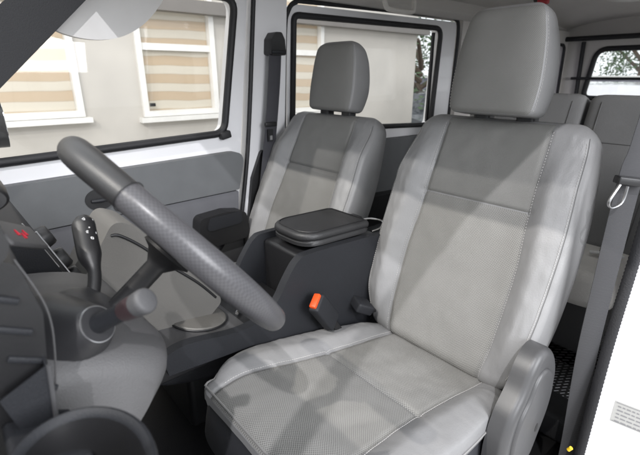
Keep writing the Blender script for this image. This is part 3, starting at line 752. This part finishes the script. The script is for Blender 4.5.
# floor
bm = bmesh.new(); box(bm, (1.55,.9,.07), (4.7,1.42,.06)); finish('floor_pan', bm, BLACKP, van)
bm = bmesh.new(); box(bm, (2.62,.9,.115), (2.5,1.36,.022)); bevel(bm, .006); finish('floor_mat', bm, MATM, van)
PLATE = mat('chequer_plate_metal', (.50,.50,.52), .35, 0); PL = PLATE.node_tree
tcp = [n for n in PL.nodes if n.type == 'TEX_COORD'][0]; vo = PL.nodes.new('ShaderNodeTexBrick'); vo.inputs['Scale'].default_value = 18; vo.inputs['Mortar Size'].default_value = .10; vo.inputs['Color2'].default_value = (1,1,1,1); vo.inputs['Mortar'].default_value = (0,0,0,1)
mpp = PL.nodes.new('ShaderNodeMapping'); mpp.inputs['Rotation'].default_value = (0,0,.6); PL.links.new(tcp.outputs['Object'], mpp.inputs['Vector']); PL.links.new(mpp.outputs['Vector'], vo.inputs['Vector'])
bpp = PL.nodes.new('ShaderNodeBump'); bpp.inputs['Distance'].default_value = .006; PL.links.new(vo.outputs['Color'], bpp.inputs['Height']); PL.links.new(bpp.outputs['Normal'], PL.nodes['Principled BSDF'].inputs['Normal'])
vo.inputs['Color1'].default_value = (.55,.55,.57,1); vo.inputs['Color2'].default_value = (.35,.35,.37,1); vo.inputs['Mortar'].default_value = (.02,.02,.02,1); PL.links.new(vo.outputs['Color'], PL.nodes['Principled BSDF'].inputs['Base Color'])
bm = bmesh.new(); box(bm, (1.50,.9,.140), (.26,1.3,.02)); bevel(bm, .004); finish('chequer_plate', bm, PLATE, van)
bm = bmesh.new(); box(bm, (.15,.9,.108), (1.0,1.36,.012)); bevel(bm, .004); finish('floor_mat', bm, RUBBER, van)
bm = bmesh.new(); box(bm, (1.30,.9,.16), (.12,1.36,.10)); bevel(bm, .02); finish('floor_step', bm, RUBBER, van)
# roof lining, gently domed
rows = []
for i in range(31):
    x = .42+3.53*i/30; r = []
    for j in range(41):
        t = -1+2*j/40; y = .90+.76*t
        z = 1.545+.10*(1-abs(t)**3.0)+.004*math.sin(x*9)*(1-t*t) - .05*sstep(x, 3.2, 3.95)
        r.append(Vector((x, y, z)))
    r += [Vector((x, 1.66, 1.70)), Vector((x, .14, 1.70))]
    rows.append(r)
grid_mesh('roof_lining', rows, LINER, van, closed=True, caps=True, sharp=50)
# windscreen header
bm = bmesh.new(); box(bm, (.385,.9,1.62), (.10,1.54,.24)); bevel(bm, .02); finish('windscreen_header', bm, LINER, van)
# cant rails above the doors (far side)
bm = bmesh.new(); prism(bm, rpoly([(1.535,1.53),(1.575,1.505),(1.66,1.505),(1.66,1.60),(1.535,1.60)], .012, 4), .35, 3.95, 'X'); finish('roof_rail', bm, LINER, van)
# pillars, far side
def slab(name, poly, y0, y1, m, parent, bev=.006, axis='Y'):
    bm = bmesh.new(); prism(bm, poly, y0, y1, axis); bevel(bm, bev, 3, 40); return finish(name, bm, m, parent)
slab('b_pillar', rpoly([(.86,.15),(1.16,.15),(1.158,1.0),(1.185,1.50),(1.025,1.50),(.965,.92),(.90,.50)], .01, 3), 1.585, 1.64, WHITE, van)
slab('lower_pillar_trim', rpoly([(.90,.16),(1.14,.16),(1.14,.70),(1.10,.86),(1.02,.90),(.965,.78),(.92,.50)], .02, 4), 1.566, 1.60, BLACKP, van)
bm = bmesh.new(); tube(bm, smooth_path([(.868,1.578,.30),(.885,1.578,.50),(.955,1.578,.90),(1.013,1.578,1.42),(1.02,1.578,1.52)], 8), .0095, 8); finish('door_seal', bm, RUBBER, van)
bm = bmesh.new()
tube(bm, smooth_path([(1.150,1.60,.20),(1.158,1.60,.7),(1.162,1.60,.987),(1.180,1.60,1.36),(1.200,1.60,1.45),(1.245,1.60,1.490),(1.35,1.60,1.498),(2.30,1.60,1.515),(2.42,1.60,1.512),(2.470,1.60,1.46),(2.468,1.60,1.2),(2.456,1.60,.965),(2.45,1.60,.3)], 8), .0105, 8)
finish('door_seal', bm, RUBBER, van)
slab('c_pillar', rpoly([(2.485,.15),(2.75,.15),(2.75,1.52),(2.485,1.52)], .01, 3), 1.58, 1.64, LINER, van)
# rear quarter with glass
q_out = rpoly([(2.75,.15),(3.93,.15),(3.93,1.52),(2.75,1.52)], .02, 5)
q_in = rpoly([(2.95,1.02),(3.86,1.02),(3.84,1.42),(2.95,1.42)], .05, 5)
bm = bmesh.new(); ring_prism(bm, q_out, q_in, 1.52, 1.60); finish('rear_quarter_panel', bm, LINER, van)
bm = bmesh.new(); tube(bm, [(a, 1.518, b) for a, b in q_in], .012, 6, closed=True); finish('quarter_seal', bm, RUBBER, van)
bm = bmesh.new(); prism(bm, q_in, 1.56, 1.564); finish('quarter_glass', bm, glass('tinted_glass', (.62,.62,.68)), van, False)
bm = bmesh.new(); tube(bm, [(3.885,1.385,1.06),(3.885,1.400,1.44)], .016, 8); finish('tailgate_side_seal', bm, RUBBER, van)
# near-side quarter (unseen wall behind the driver pillar) closes the body
bm = bmesh.new(); ring_prism(bm, rpoly([(1.45,.10),(3.96,.10),(3.96,1.60),(1.45,1.60)], .02, 5), rpoly([(1.60,.95),(3.75,.95),(3.70,1.45),(1.60,1.45)], .05, 5), .10, .15); finish('near_side_panel', bm, WHITE, van)
bm = bmesh.new(); prism(bm, rpoly([(1.60,.95),(3.75,.95),(3.70,1.45),(1.60,1.45)], .05, 5), .12, .124); finish('near_side_glass', bm, GLASS, van, False)
# A pillar, far side
ap = [(.47,1.50),(.355,1.50),(-.27,.93),(-.27,.86),(-.155,.86)]
slab('a_pillar_trim', rpoly([(.498,1.50),(.345,1.52),(-.33,.91),(-.33,.80),(-.10,.935)], .01, 3), 1.51, 1.60, mat('dark_pillar_trim', (.009,.0095,.012), .7, .3, 300), van, .02)
bm = bmesh.new(); tube(bm, smooth_path([(-.36,.085,.95),(-.14,.085,1.18),(-.03,.09,1.30),(.20,.12,1.50),(.55,.16,1.57)], 6), .024, 10); finish('shadow_casting_pillar', bm, WHITE, van)  # out-of-view windscreen pillar, added to cast its shadow on the seats
bm = bmesh.new(); box(bm, (1.9,.16,1.60), (3.0,.07,.12)); bevel(bm, .02); finish('shadow_casting_rail', bm, LINER, van)  # out-of-view roof rail, added so its edge shadows the driver backrest
# windscreen
bm = bmesh.new()
vv = [bm.verts.new(p) for p in ((.31,.16,1.50),(.31,1.56,1.50),(-.42,1.56,.93),(-.42,.16,.93))]; bm.faces.new(vv)
bmesh.ops.solidify(bm, geom=bm.faces[:], thickness=.005)
finish('windscreen', bm, GLASS, van, False)
# front bulkhead below the screen
bm = bmesh.new(); box(bm, (-.60,.9,.55), (.06,1.4,.85)); finish('bulkhead', bm, BLACKP, van)
# driver-side pillar right of the seat: white jamb with ribbed black seal
J = smooth_path([(1.060,0,.10),(1.063,0,.30),(1.068,0,.60),(1.105,0,.84),(1.14,0,1.15),(1.15,0,1.50)], 8)
rows = []
for p in J:
    rows.append([Vector((p.x, .205, p.z)), Vector((p.x+.004, .195, p.z)), Vector((p.x+.010,.17,p.z)), Vector((p.x+.022,.10,p.z)), Vector((p.x+.030,.03,p.z)), Vector((p.x+.045,.0,p.z)), Vector((p.x+.10,-.01,p.z)), Vector((p.x+.30,-.01,p.z)), Vector((p.x+.30,.205,p.z))])
jb = grid_mesh('driver_door_pillar', rows, WHITE, van, closed=True, caps=True, sharp=45)
bm = bmesh.new(); Pp = [Vector((p.x-.004, .208, p.z)) for p in smooth_path([(q.x, 0, q.z) for q in J], 7)]
tube(bm, Pp, [.0125 if i % 2 else .0112 for i in range(len(Pp))], 14, flat=.55, up=(0,0,1)); finish('ribbed_door_seal', bm, RUBBER, van)
# sticker on the jamb
def jx(z):
    for a, b in zip(J, J[1:]):
        if a.z <= z <= b.z: return a.x+(b.x-a.x)*(z-a.z)/(b.z-a.z)
    return J[-1].x
def jp(y, z, lift):
    tt = (.17-y)/(.07); return Vector((jx(z)+.010+.012*tt-lift, y, z))
bm = bmesh.new()
YA, YB, ZA, ZB = .168, .080, .410, .470
f = [bm.verts.new(jp(*p, .0012)) for p in ((YA,ZA),(YB,ZA),(YB,ZB),(YA,ZB))]; bm.faces.new(f)
lb = finish('sticker_label', bm, PAPER, van, False)
bm = bmesh.new()
def bar(y0, y1, z, h):
    f = [bm.verts.new(jp(*p, .0022)) for p in ((y0,z),(y1,z),(y1,z+h),(y0,z+h))]; bm.faces.new(f)
bar(YA-.003, YB+.003, ZB-.004, .0015); bar(YA-.003, YB+.003, ZA+.003, .0015)
for k in range(5):
    y = YA-.008; z = ZB-.014-k*.0105
    while y > YB+.012:
        w_ = random.uniform(.004,.013); bar(y, max(y-w_, YB+.008), z, .0035); y -= w_+.003
finish('small_print', bm, INK, lb, False)

# ------------------------------------------------------------------ passenger door (front)
pd = empty('passenger_door', 'white front passenger door with grey trim panel and framed window, behind the steering wheel', 'car door', (.3,1.62,.2))
win = rpoly([(-.34,.935),(.862,.978),(.948,1.475),(.36,1.475)], [.02,.055,.045,.02], 6)
dout = rpoly([(-.34,.25),(.868,.25),(1.008,1.500),(.40,1.500)], [.02,.03,.03,.02], 6)
dout = rpoly([(-.45,.25),(.858,.25),(1.006,1.497),(.33,1.497)], [.02,.03,.03,.02], 6)
bm = bmesh.new(); ring_prism(bm, dout, win, 1.60, 1.655); bevel(bm, .008, 3, 50); finish('door_frame', bm, WHITE, pd)
bm = bmesh.new(); tube(bm, [(a, 1.597, b) for a, b in win], .0145, 10, closed=True, flat=1); wg = finish('window_seal', bm, RUBBER, pd)
bm = bmesh.new(); box(bm, (.858,1.585,.972), (.045,.03,.03), Matrix.Rotation(-.2, 4, 'Y')); bevel(bm, .006); finish('seal_corner', bm, RUBBER, pd)
bm = bmesh.new(); prism(bm, win, 1.62, 1.624); finish('window_glass', bm, GLASS, pd, False)
tp = rpoly([(-.40,.72),(.895,.745),(.935,.905),(-.40,.872)], [.01,.01,.05,.01], 6)
bm = bmesh.new(); prism(bm, tp, 1.560, 1.60); bevel(bm, .010, 4, 40); dt = finish('upper_trim_panel', bm, DOORTRIM, pd)
tp = rpoly([(-.40,.30),(.86,.30),(.893,.740),(-.40,.716)], [.01,.05,.01,.01], 6)
bm = bmesh.new(); prism(bm, tp, 1.565, 1.60); bevel(bm, .008, 4, 40); finish('lower_trim_panel', bm, DOORTRIM2, pd)
ap_ = rpoly([(.66,.54),(.90,.55),(.885,.665),(.80,.680),(.68,.672)], .03, 6)
bm = bmesh.new(); prism(bm, ap_, 1.50, 1.566); bevel(bm, .018, 4, 40); ar = finish('armrest', bm, BLACKP, pd)
bm = bmesh.new(); prism(bm, rpoly([(.70,.615),(.86,.622),(.86,.672),(.72,.668)], .015, 5), 1.494, 1.502); bevel(bm, .003); finish('pull_recess', bm, DARKP, ar)
bm = bmesh.new()
prism(bm, [(.352+.045*math.cos(2*PI*k/24), .802+.036*math.sin(2*PI*k/24)) for k in range(24)], 1.552, 1.562); bevel(bm, .003)
hd = finish('door_handle', bm, BLACKP, pd)
bm = bmesh.new(); tube(bm, [(.325,1.548,.80),(.352,1.543,.80),(.38,1.548,.80)], [.006,.008,.006], 8); finish('handle_lever', bm, DARKP, hd)
# exterior mirror
bm = bmesh.new(); prism(bm, rpoly([(1.68,.98),(1.86,.98),(1.87,1.13),(1.68,1.13)], .04, 6), .08, .152, 'X'); bevel(bm, .015, 4, 40)
mr_ = finish('wing_mirror', bm, BLACKP, pd)
bm = bmesh.new(); prism(bm, rpoly([(1.695,.995),(1.845,.995),(1.855,1.115),(1.695,1.115)], .035, 6), .1525, .155, 'X'); finish('mirror_glass', bm, CHROME, mr_, False)

# ------------------------------------------------------------------ sliding door
sd = empty('sliding_door', 'white sliding rear door with a wide window, behind the passenger seat', 'car door', (1.8,1.62,.2))
w2 = rpoly([(1.212,.962),(2.272,.915),(2.300,1.452),(1.232,1.440)], [.03,.035,.05,.03], 6)
o2 = rpoly([(1.168,.22),(2.45,.22),(2.456,1.495),(1.20,1.482)], [.03,.03,.03,.05], 6)
bm = bmesh.new(); ring_prism(bm, o2, w2, 1.605, 1.66); bevel(bm, .006, 3, 50); finish('door_frame', bm, WHITE, sd)
bm = bmesh.new(); tube(bm, [(a, 1.602, b) for a, b in w2], .014, 10, closed=True); finish('window_seal', bm, RUBBER, sd)
bm = bmesh.new(); prism(bm, w2, 1.63, 1.634); finish('window_glass', bm, GLASS, sd, False)
bm = bmesh.new(); box(bm, (2.262,1.626,1.18), (.02,.012,.50)); finish('window_channel', bm, RUBBER, sd)
bm = bmesh.new(); prism(bm, rpoly([(1.25,.30),(2.36,.30),(2.38,.86),(1.25,.88)], .05, 5), 1.565, 1.604); bevel(bm, .01, 3, 40); finish('trim_panel', bm, DOORTRIM, sd)
bm = bmesh.new(); prism(bm, rpoly([(1.35,.42),(2.2,.42),(2.2,.56),(1.35,.60)], .04, 5), 1.50, 1.566); bevel(bm, .015, 3, 40); finish('armrest', bm, BLACKP, sd)

# ------------------------------------------------------------------ tailgate
tg = empty('tailgate', 'rear tailgate with a dark-edged window, seen at the top right behind the rear bench', 'tailgate', (3.93,.9,.2))
XR = 3.90
w3 = rpoly([(.40,1.03),(1.34,1.03),(1.30,1.385),(.44,1.385)], [.05,.05,.09,.09], 7)
o3 = rpoly([(.14,.12),(1.66,.12),(1.66,1.68),(.14,1.68)], [.03,.03,.05,.05], 7)
bm = bmesh.new(); ring_prism(bm, o3, w3, XR, XR+.06, 'X'); bevel(bm, .01, 3, 50); finish('tailgate_frame', bm, mat('tailgate_inner_paint', (.50,.48,.46), .5), tg)
bm = bmesh.new(); tube(bm, [(XR-.004, a, b) for a, b in w3], .019, 10, closed=True); finish('window_seal', bm, RUBBER, tg)
bm = bmesh.new(); prism(bm, w3, XR+.03, XR+.034, 'X'); finish('window_glass', bm, GLASS, tg, False)
bm = bmesh.new(); tube(bm, [(XR-.05,1.56,1.462),(XR-.05,.2,1.462)], .018, 10); finish('header_bar', bm, RUBBER, tg)
bm = bmesh.new(); tube(bm, [(XR-.03,1.44,1.175),(XR-.03,.36,1.175)], .010, 8); finish('luggage_bar', bm, RUBBER, tg)

# ------------------------------------------------------------------ roof fittings
bm = bmesh.new()
hpth = smooth_path([(1.62,1.45,1.545),(1.63,1.44,1.495),(1.66,1.44,1.482),(1.80,1.44,1.482),(1.83,1.44,1.495),(1.84,1.45,1.545)], 6)
tube(bm, hpth, .011, 10); tag(finish('grab_handle', bm, mat('pale_handle_plastic', (.62,.60,.57), .5)), 'pale grab handle under the roof edge above the sliding door window', 'grab handle')
bl = empty('belt_anchor', 'small red and black fitting on the roof lining right of the driver headrest', 'roof fitting', (2.15,.98,1.56))
bm = bmesh.new(); box(bm, (2.15,.985,1.525), (.05,.05,.04)); bevel(bm, .008); finish('fitting_base', bm, BLACKP, bl)
bm = bmesh.new(); box(bm, (2.13,.965,1.505), (.03,.045,.022)); bevel(bm, .006); finish('red_cap', bm, mat('bright_red_plastic', (.35,.02,.03), .4), bl)
# interior lamp, a shallow pale dome on the lining
rows = []
for (s, z) in ((1,0),(1,-.012),(.93,-.022),(.6,-.028),(.01,-.030)):
    rows.append([Vector((3.05+.16*s*math.cos(2*PI*j/40), .92+.10*s*math.sin(2*PI*j/40), 1.622+z)) for j in range(40)])
tag(grid_mesh('roof_lamp', rows, mat('pale_lamp_plastic', (.6,.58,.55), .4), None, closed=True, sharp=40), 'oval pale lamp housing on the roof lining at the top right', 'roof lamp')
# sun visor, swung toward the side window
vz = smooth_path([(.22,0,1.48),(.245,0,1.39),(.31,0,1.325),(.40,0,1.303),(.49,0,1.313),(.57,0,1.355),(.635,0,1.42),(.68,0,1.49)], 6)
bm = bmesh.new(); prism(bm, [(p.x, p.z) for p in vz], 1.545, 1.572); bevel(bm, .010, 4, 60)
tag(finish('sun_visor', bm, mat('pale_visor_vinyl', (.62,.61,.60), .6)), 'pale rounded sun visor hanging beside the dark windscreen pillar, top left', 'sun visor')

# ------------------------------------------------------------------ seat belts
sb = empty('seat_belt', 'passenger seat belt: dark webbing down the white pillar from a black upper guide', 'seat belt', (1.05,1.55,.3), 'seat belts')
pts = smooth_path([(1.095,1.548,1.325),(1.083,1.545,1.20),(1.066,1.545,1.06),(1.045,1.545,.92),(1.01,1.545,.72),(.965,1.545,.50),(.94,1.545,.30)], 8)
bm = bmesh.new(); strip(bm, pts, .060, .0022, (1,0,0)); finish('webbing', bm, WEB, sb)
bm = bmesh.new(); prism(bm, rpoly([(1.060,1.275),(1.135,1.275),(1.130,1.335),(1.115,1.362),(1.085,1.362),(1.065,1.335)], .012, 5), 1.53, 1.585); bevel(bm, .010, 4, 40); g = finish('upper_guide', bm, BLACKP, sb)
bm = bmesh.new(); box(bm, (1.096,1.528,1.288), (.066,.008,.012)); bevel(bm, .003); finish('guide_slot', bm, DARKP, g)
bm = bmesh.new(); box(bm, (1.050,1.538,1.005), (.058,.016,.018)); bevel(bm, .004); box(bm, (1.045,1.536,.96), (.025,.006,.05)); t_ = finish('latch_tongue', bm, BLACKP, sb)
bm = bmesh.new(); box(bm, (1.045,1.531,.95), (.012,.003,.018)); finish('tongue_slot', bm, STEEL, t_)
bm = bmesh.new(); box(bm, (.95,1.555,.42), (.12,.06,.34)); bevel(bm, .015); finish('retractor_cover', bm, BLACKP, sb)

sb = empty('seat_belt', 'driver seat belt: grey-black webbing with a loose metal tongue at the right edge', 'seat belt', (1.05,.23,.3), 'seat belts')
pts = smooth_path([(1.13,.235,1.42),(1.11,.24,1.20),(1.075,.24,1.052),(1.044,.24,.982),(1.040,.24,.77),(1.045,.24,.567),(1.09,.24,.30),(1.10,.24,.18)], 8)
bm = bmesh.new(); strip(bm, pts, .050, .0024, (.75,-.66,0)); finish('webbing', bm, weave(mat('grey_webbing', (.034,.034,.037), .75, 0, 900, .05)), sb)
bm = bmesh.new(); cbt = Vector((1.030,.232,.998)); Mt = Matrix.Rotation(-.716, 4, 'Z') @ Matrix.Rotation(.12, 4, 'Y')
pocket(bm, cbt, Mt @ Matrix.Rotation(PI/2, 4, 'X') @ Matrix.Rotation(PI/2, 4, 'X'), .060, .014, .016, .007); bevel(bm, .003, 3)
tn_ = finish('latch_tongue', bm, BLACKP, sb)
bm = bmesh.new()
tube(bm, smooth_path([cbt+Vector((-.030,.012,-.004)), cbt+Vector((-.045,.020,-.038)), cbt+Vector((-.036,.016,-.052)), cbt+Vector((-.020,.004,-.040)), cbt+Vector((-.016,.002,-.008))], 5), .0038, 8, flat=.5)
finish('metal_tongue', bm, STEEL, tn_)
bm = bmesh.new(); tube(bm, [(1.001,.22,.325),(1.001,.215,.335)], .0045, 12); finish('yellow_cap', bm, YELLOW, sb)

# ------------------------------------------------------------------ outside: showroom wall, windows, forecourt
def struct(o): o['kind'] = 'structure'; return o
bm = bmesh.new(); box(bm, (4,5,-.65), (60,60,.1)); struct(finish('ground', bm, GROUND))
YW = 5.0
holes = [('window_a', -.9, 1.13, .80, 2.6), ('window_b', 1.72, 2.64, .76, 2.6), ('window_c', 3.45, 4.35, .70, 2.6)]
bm = bmesh.new(); box(bm, (1.6,YW-.12,1.90), (10.0,.14,.13)); tag(finish('reflection_band', bm, mat('dark_reflection_paint', (.16,.15,.14), .6)), 'dark horizontal band above the windows of the cream wall, standing in for a roof reflection', 'reflection band')  # dark strip in place of the roof reflected in the van windows
hw_ = tag(finish('house_wall', (lambda bm: (
    [box(bm, ((a+b_)/2, YW+.1, 1.2), (b_-a, .2, 3.6)) for a, b_ in ((-6,-.9),(1.13,1.72),(2.64,3.45),(4.35,6.50))],
    [box(bm, ((x0+x1)/2, YW+.1, (z0-.6)/2), (x1-x0, .2, z0+.6)) for _, x0, x1, z0, z1 in holes],
    [box(bm, ((x0+x1)/2, YW+.1, (z1+3.0)/2), (x1-x0, .2, 3.0-z1)) for _, x0, x1, z0, z1 in holes], bm)[-1])(bmesh.new()), WALL), 'plain cream rendered wall outside the van windows', 'wall')
LB = {'window_a': 'leftmost white-framed window with striped blind, seen left of the sun visor', 'window_b': 'middle white-framed window with striped blind and a transom, seen through the passenger door', 'window_c': 'rightmost striped-blind window, seen behind the passenger headrest'}
for nm, x0, x1, z0, z1 in holes:
    w = empty('house_window', LB[nm], 'window', ((x0+x1)/2, YW, z0), 'windows with zebra blinds')
    fr = rpoly([(x0,z0),(x1,z0),(x1,z1),(x0,z1)], .002, 1); ft = .062
    inn = rpoly([(x0+ft,z0+ft),(x1-ft,z0+ft),(x1-ft,z1-ft),(x0+ft,z1-ft)], .002, 1)
    bm = bmesh.new(); ring_prism(bm, fr, inn, YW-.04, YW+.06); finish('frame', bm, WINFR, w, False)
    if nm != 'window_a':
        bm = bmesh.new(); box(bm, ((x0+x1)/2, YW+.01, 1.49), (x1-x0-2*ft, .05, .07)); finish('transom', bm, WINFR, w, False)
    bm = bmesh.new(); prism(bm, inn, YW+.02, YW+.024); finish('pane', bm, GLASS, w, False)
    bm = bmesh.new(); box(bm, ((x0+x1)/2, YW+.045, (z0+z1)/2), (x1-x0-2*ft-.004, .006, z1-z0-.06)); finish('striped_blind', bm, BLIND, w, False)
    bm = bmesh.new(); box(bm, ((x0+x1)/2, YW-.04, z0-.03), (x1-x0+.1, .12, .05)); finish('sill', bm, WINFR, w, False)
    if nm == 'window_b':
        bm = bmesh.new(); box(bm, (x0+.10, YW-.05, z0+.13), (.055,.03,.035)); finish('latch', bm, BLACKP, w, False)
so = empty('wall_socket', 'small white socket cover low on the cream wall, seen through the sliding door window', 'wall socket', (4.95,YW,.79))
bm = bmesh.new(); box(bm, (4.95,YW-.015,.79), (.115,.03,.10)); bevel(bm, .008); finish('socket_plate', bm, WINFR, so)
bm = bmesh.new(); box(bm, (4.95,YW-.032,.79), (.07,.008,.055)); bevel(bm, .003); finish('socket_cover', bm, WALL, so)
# return wall of the showroom, further off, and forecourt beyond the corner
def make_car(label, loc, rz, paint):
    c = empty('parked_car', label, 'car', loc)
    prof = [(-2.1,.35),(-2.12,.75),(-1.95,.92),(-1.15,1.0),(-.55,1.42),(.75,1.45),(1.45,1.02),(2.0,.92),(2.12,.70),(2.1,.35)]
    bm = bmesh.new(); prism(bm, rpoly(prof, .12, 5), -.85, .85); bevel(bm, .08, 3, 50)
    me_o = finish('car_body', bm, paint, None); me_o.parent = c
    for sg in (-1, 1):
        bm = bmesh.new(); prism(bm, rpoly([(-1.0,1.0),(-.48,1.36),(.68,1.38),(1.22,1.02)], .06, 4), sg*.852, sg*.858)
        o = finish('side_glass', bm, BLACKP, None); o.parent = c
        for x in (-1.3, 1.3):
            bm = bmesh.new(); prism(bm, [(x+.33*math.cos(2*PI*k/28), .33+.33*math.sin(2*PI*k/28)) for k in range(28)], sg*.66, sg*.88); bevel(bm, .03, 2, 50)
            o = finish('wheel', bm, RUBBER, None); o.parent = c
            bm = bmesh.new(); prism(bm, [(x+.2*math.cos(2*PI*k/28), .33+.2*math.sin(2*PI*k/28)) for k in range(28)], sg*.875, sg*.89)
            o2_ = finish('rim', bm, STEEL, None); o2_.parent = o
        bm = bmesh.new(); box(bm, (-2.08, sg*.6, .72), (.08,.35,.14)); bevel(bm, .02); o = finish('headlight', bm, STEEL, None); o.parent = c
    c.rotation_euler = (0,0,rz); return c
make_car('dark parked car at the far right edge of the sliding door window', (8.6,6.6,-.6), 1.2, CARDARK)
make_car('light parked car low behind the tailgate window', (7.6,2.3,-.35), .15, CARLIGHT)
# grey building and tree behind the van
gb = empty('grey_building', 'low grey-lavender building behind the tailgate window', 'building', (16,4,-.6))
bm = bmesh.new(); box(bm, (16,3.5,.25), (3,16,1.7)); finish('wall', bm, GREYB, gb, False)
bm = bmesh.new(); box(bm, (15.9,3.5,1.14), (3.3,16.3,.08)); finish('roof_edge', bm, WINFR, gb, False)
def tree(label, x, y, h, seed):
    rnd = random.Random(seed)
    t = empty('tree', label, 'tree', (x,y,-.6), 'trees behind the tailgate window')
    bm = bmesh.new(); tube(bm, [(x,y,-.6),(x+.1,y,h*.35),(x,y+.1,h*.6)], [.22,.16,.09], 10)
    for k in range(7):
        a = rnd.uniform(0, 6.28); tube(bm, [(x+.05,y,h*.35+k*.15),(x+.8*math.cos(a),y+.8*math.sin(a),h*.55+k*.2),(x+1.5*math.cos(a),y+1.5*math.sin(a),h*.7+k*.15)], [.07,.045,.02], 6)
    finish('trunk', bm, BARK, t)
    bm = bmesh.new()
    cl = [Vector((x+rnd.uniform(-1.9,1.9), y+rnd.uniform(-1.9,1.9), h*.72+rnd.uniform(-1.2,1.3))) for _ in range(38)]
    for k in range(4200):
        c = rnd.choice(cl)+Vector([rnd.gauss(0,.28) for _ in range(3)])
        a = Vector([rnd.gauss(0,1) for _ in range(3)]).normalized()*rnd.uniform(.05,.10); b_ = a.orthogonal().normalized()*rnd.uniform(.02,.045)
        bm.faces.new([bm.verts.new(c-a), bm.verts.new(c+b_), bm.verts.new(c+a), bm.verts.new(c-b_)])
    finish('crown', bm, LEAFM, t, False)
tree('leafy tree above the grey building, middle of the tailgate window', 19.5, 4.9, 3.6, 3)
tree('leafy tree above the grey building, at the right edge of the tailgate window', 20.5, 1.6, 3.4, 8)

tree('dark leafy shrub at the right end of the sliding door window', 9.3, 7.0, 1.7, 11)
# ------------------------------------------------------------------ camera
cam = bpy.data.cameras.new('camera'); co = bpy.data.objects.new('camera', cam); COL.objects.link(co)
Fpx, HY, VX = 430.0, 75.0, 850.0
pitch = math.atan((227.5-HY)/Fpx); th = math.atan((VX-320)/math.hypot(Fpx, 227.5-HY))
d = Vector((math.cos(th), math.sin(th), 0)); f = d*math.cos(pitch)-Vector((0,0,1))*math.sin(pitch)
co.location = (0,0,1.2); co.rotation_euler = f.to_track_quat('-Z', 'Y').to_euler()
cam.sensor_width = 36; cam.lens = Fpx*36/640; cam.clip_start = .01; cam.clip_end = 200
cam.dof.use_dof = True; cam.dof.focus_distance = 1.0; cam.dof.aperture_fstop = 6.3
sc.camera = co

# ------------------------------------------------------------------ light
w = bpy.data.worlds.new('World'); sc.world = w; w.use_nodes = True
bg = w.node_tree.nodes['Background']; bg.inputs[0].default_value = (.90,.95,1.0,1); bg.inputs[1].default_value = 1.35
def area(name, loc, target, size, power, col=(1,1,1), size_y=None):
    l = bpy.data.lights.new(name, 'AREA'); l.energy = power; l.color = col; l.size = size
    if size_y: l.shape = 'RECTANGLE'; l.size_y = size_y
    o = bpy.data.objects.new(name, l); COL.objects.link(o); o.location = loc
    o.rotation_euler = (Vector(target)-Vector(loc)).to_track_quat('-Z', 'Y').to_euler(); return o
# showroom ceiling spots shining in through the windscreen and the open door
area('showroom_spot', (-2.6,.55,4.3), (.8,.8,.6), .05, 150, (1,.96,.90))
area('showroom_spot', (-2.8,2.4,3.9), (.8,.8,.6), .06, 70, (1,.97,.93))
area('showroom_spot', (-1.8,-1.7,4.4), (.9,.6,.8), .06, 165, (.98,.97,1))
# big soft fill added outside the open driver door to brighten the cabin
area('door_side_fill', (.65,-3.2,2.2), (.75,1.6,.95), 2.0, 170, (.96,.965,1))
# added lamp that brightens the wall outside, no real fitting
area('wall_fill', (2.8,3.2,4.2), (2.8,5.0,1.2), 5.0, 45, (1,.97,.92), 1.0)

sc.view_settings.view_transform = 'Standard'; sc.view_settings.look = 'None'; sc.view_settings.exposure = .10; sc.view_settings.gamma = 1
sc.cycles.max_bounces = 10; sc.cycles.transparent_max_bounces = 12; sc.cycles.use_denoising = True
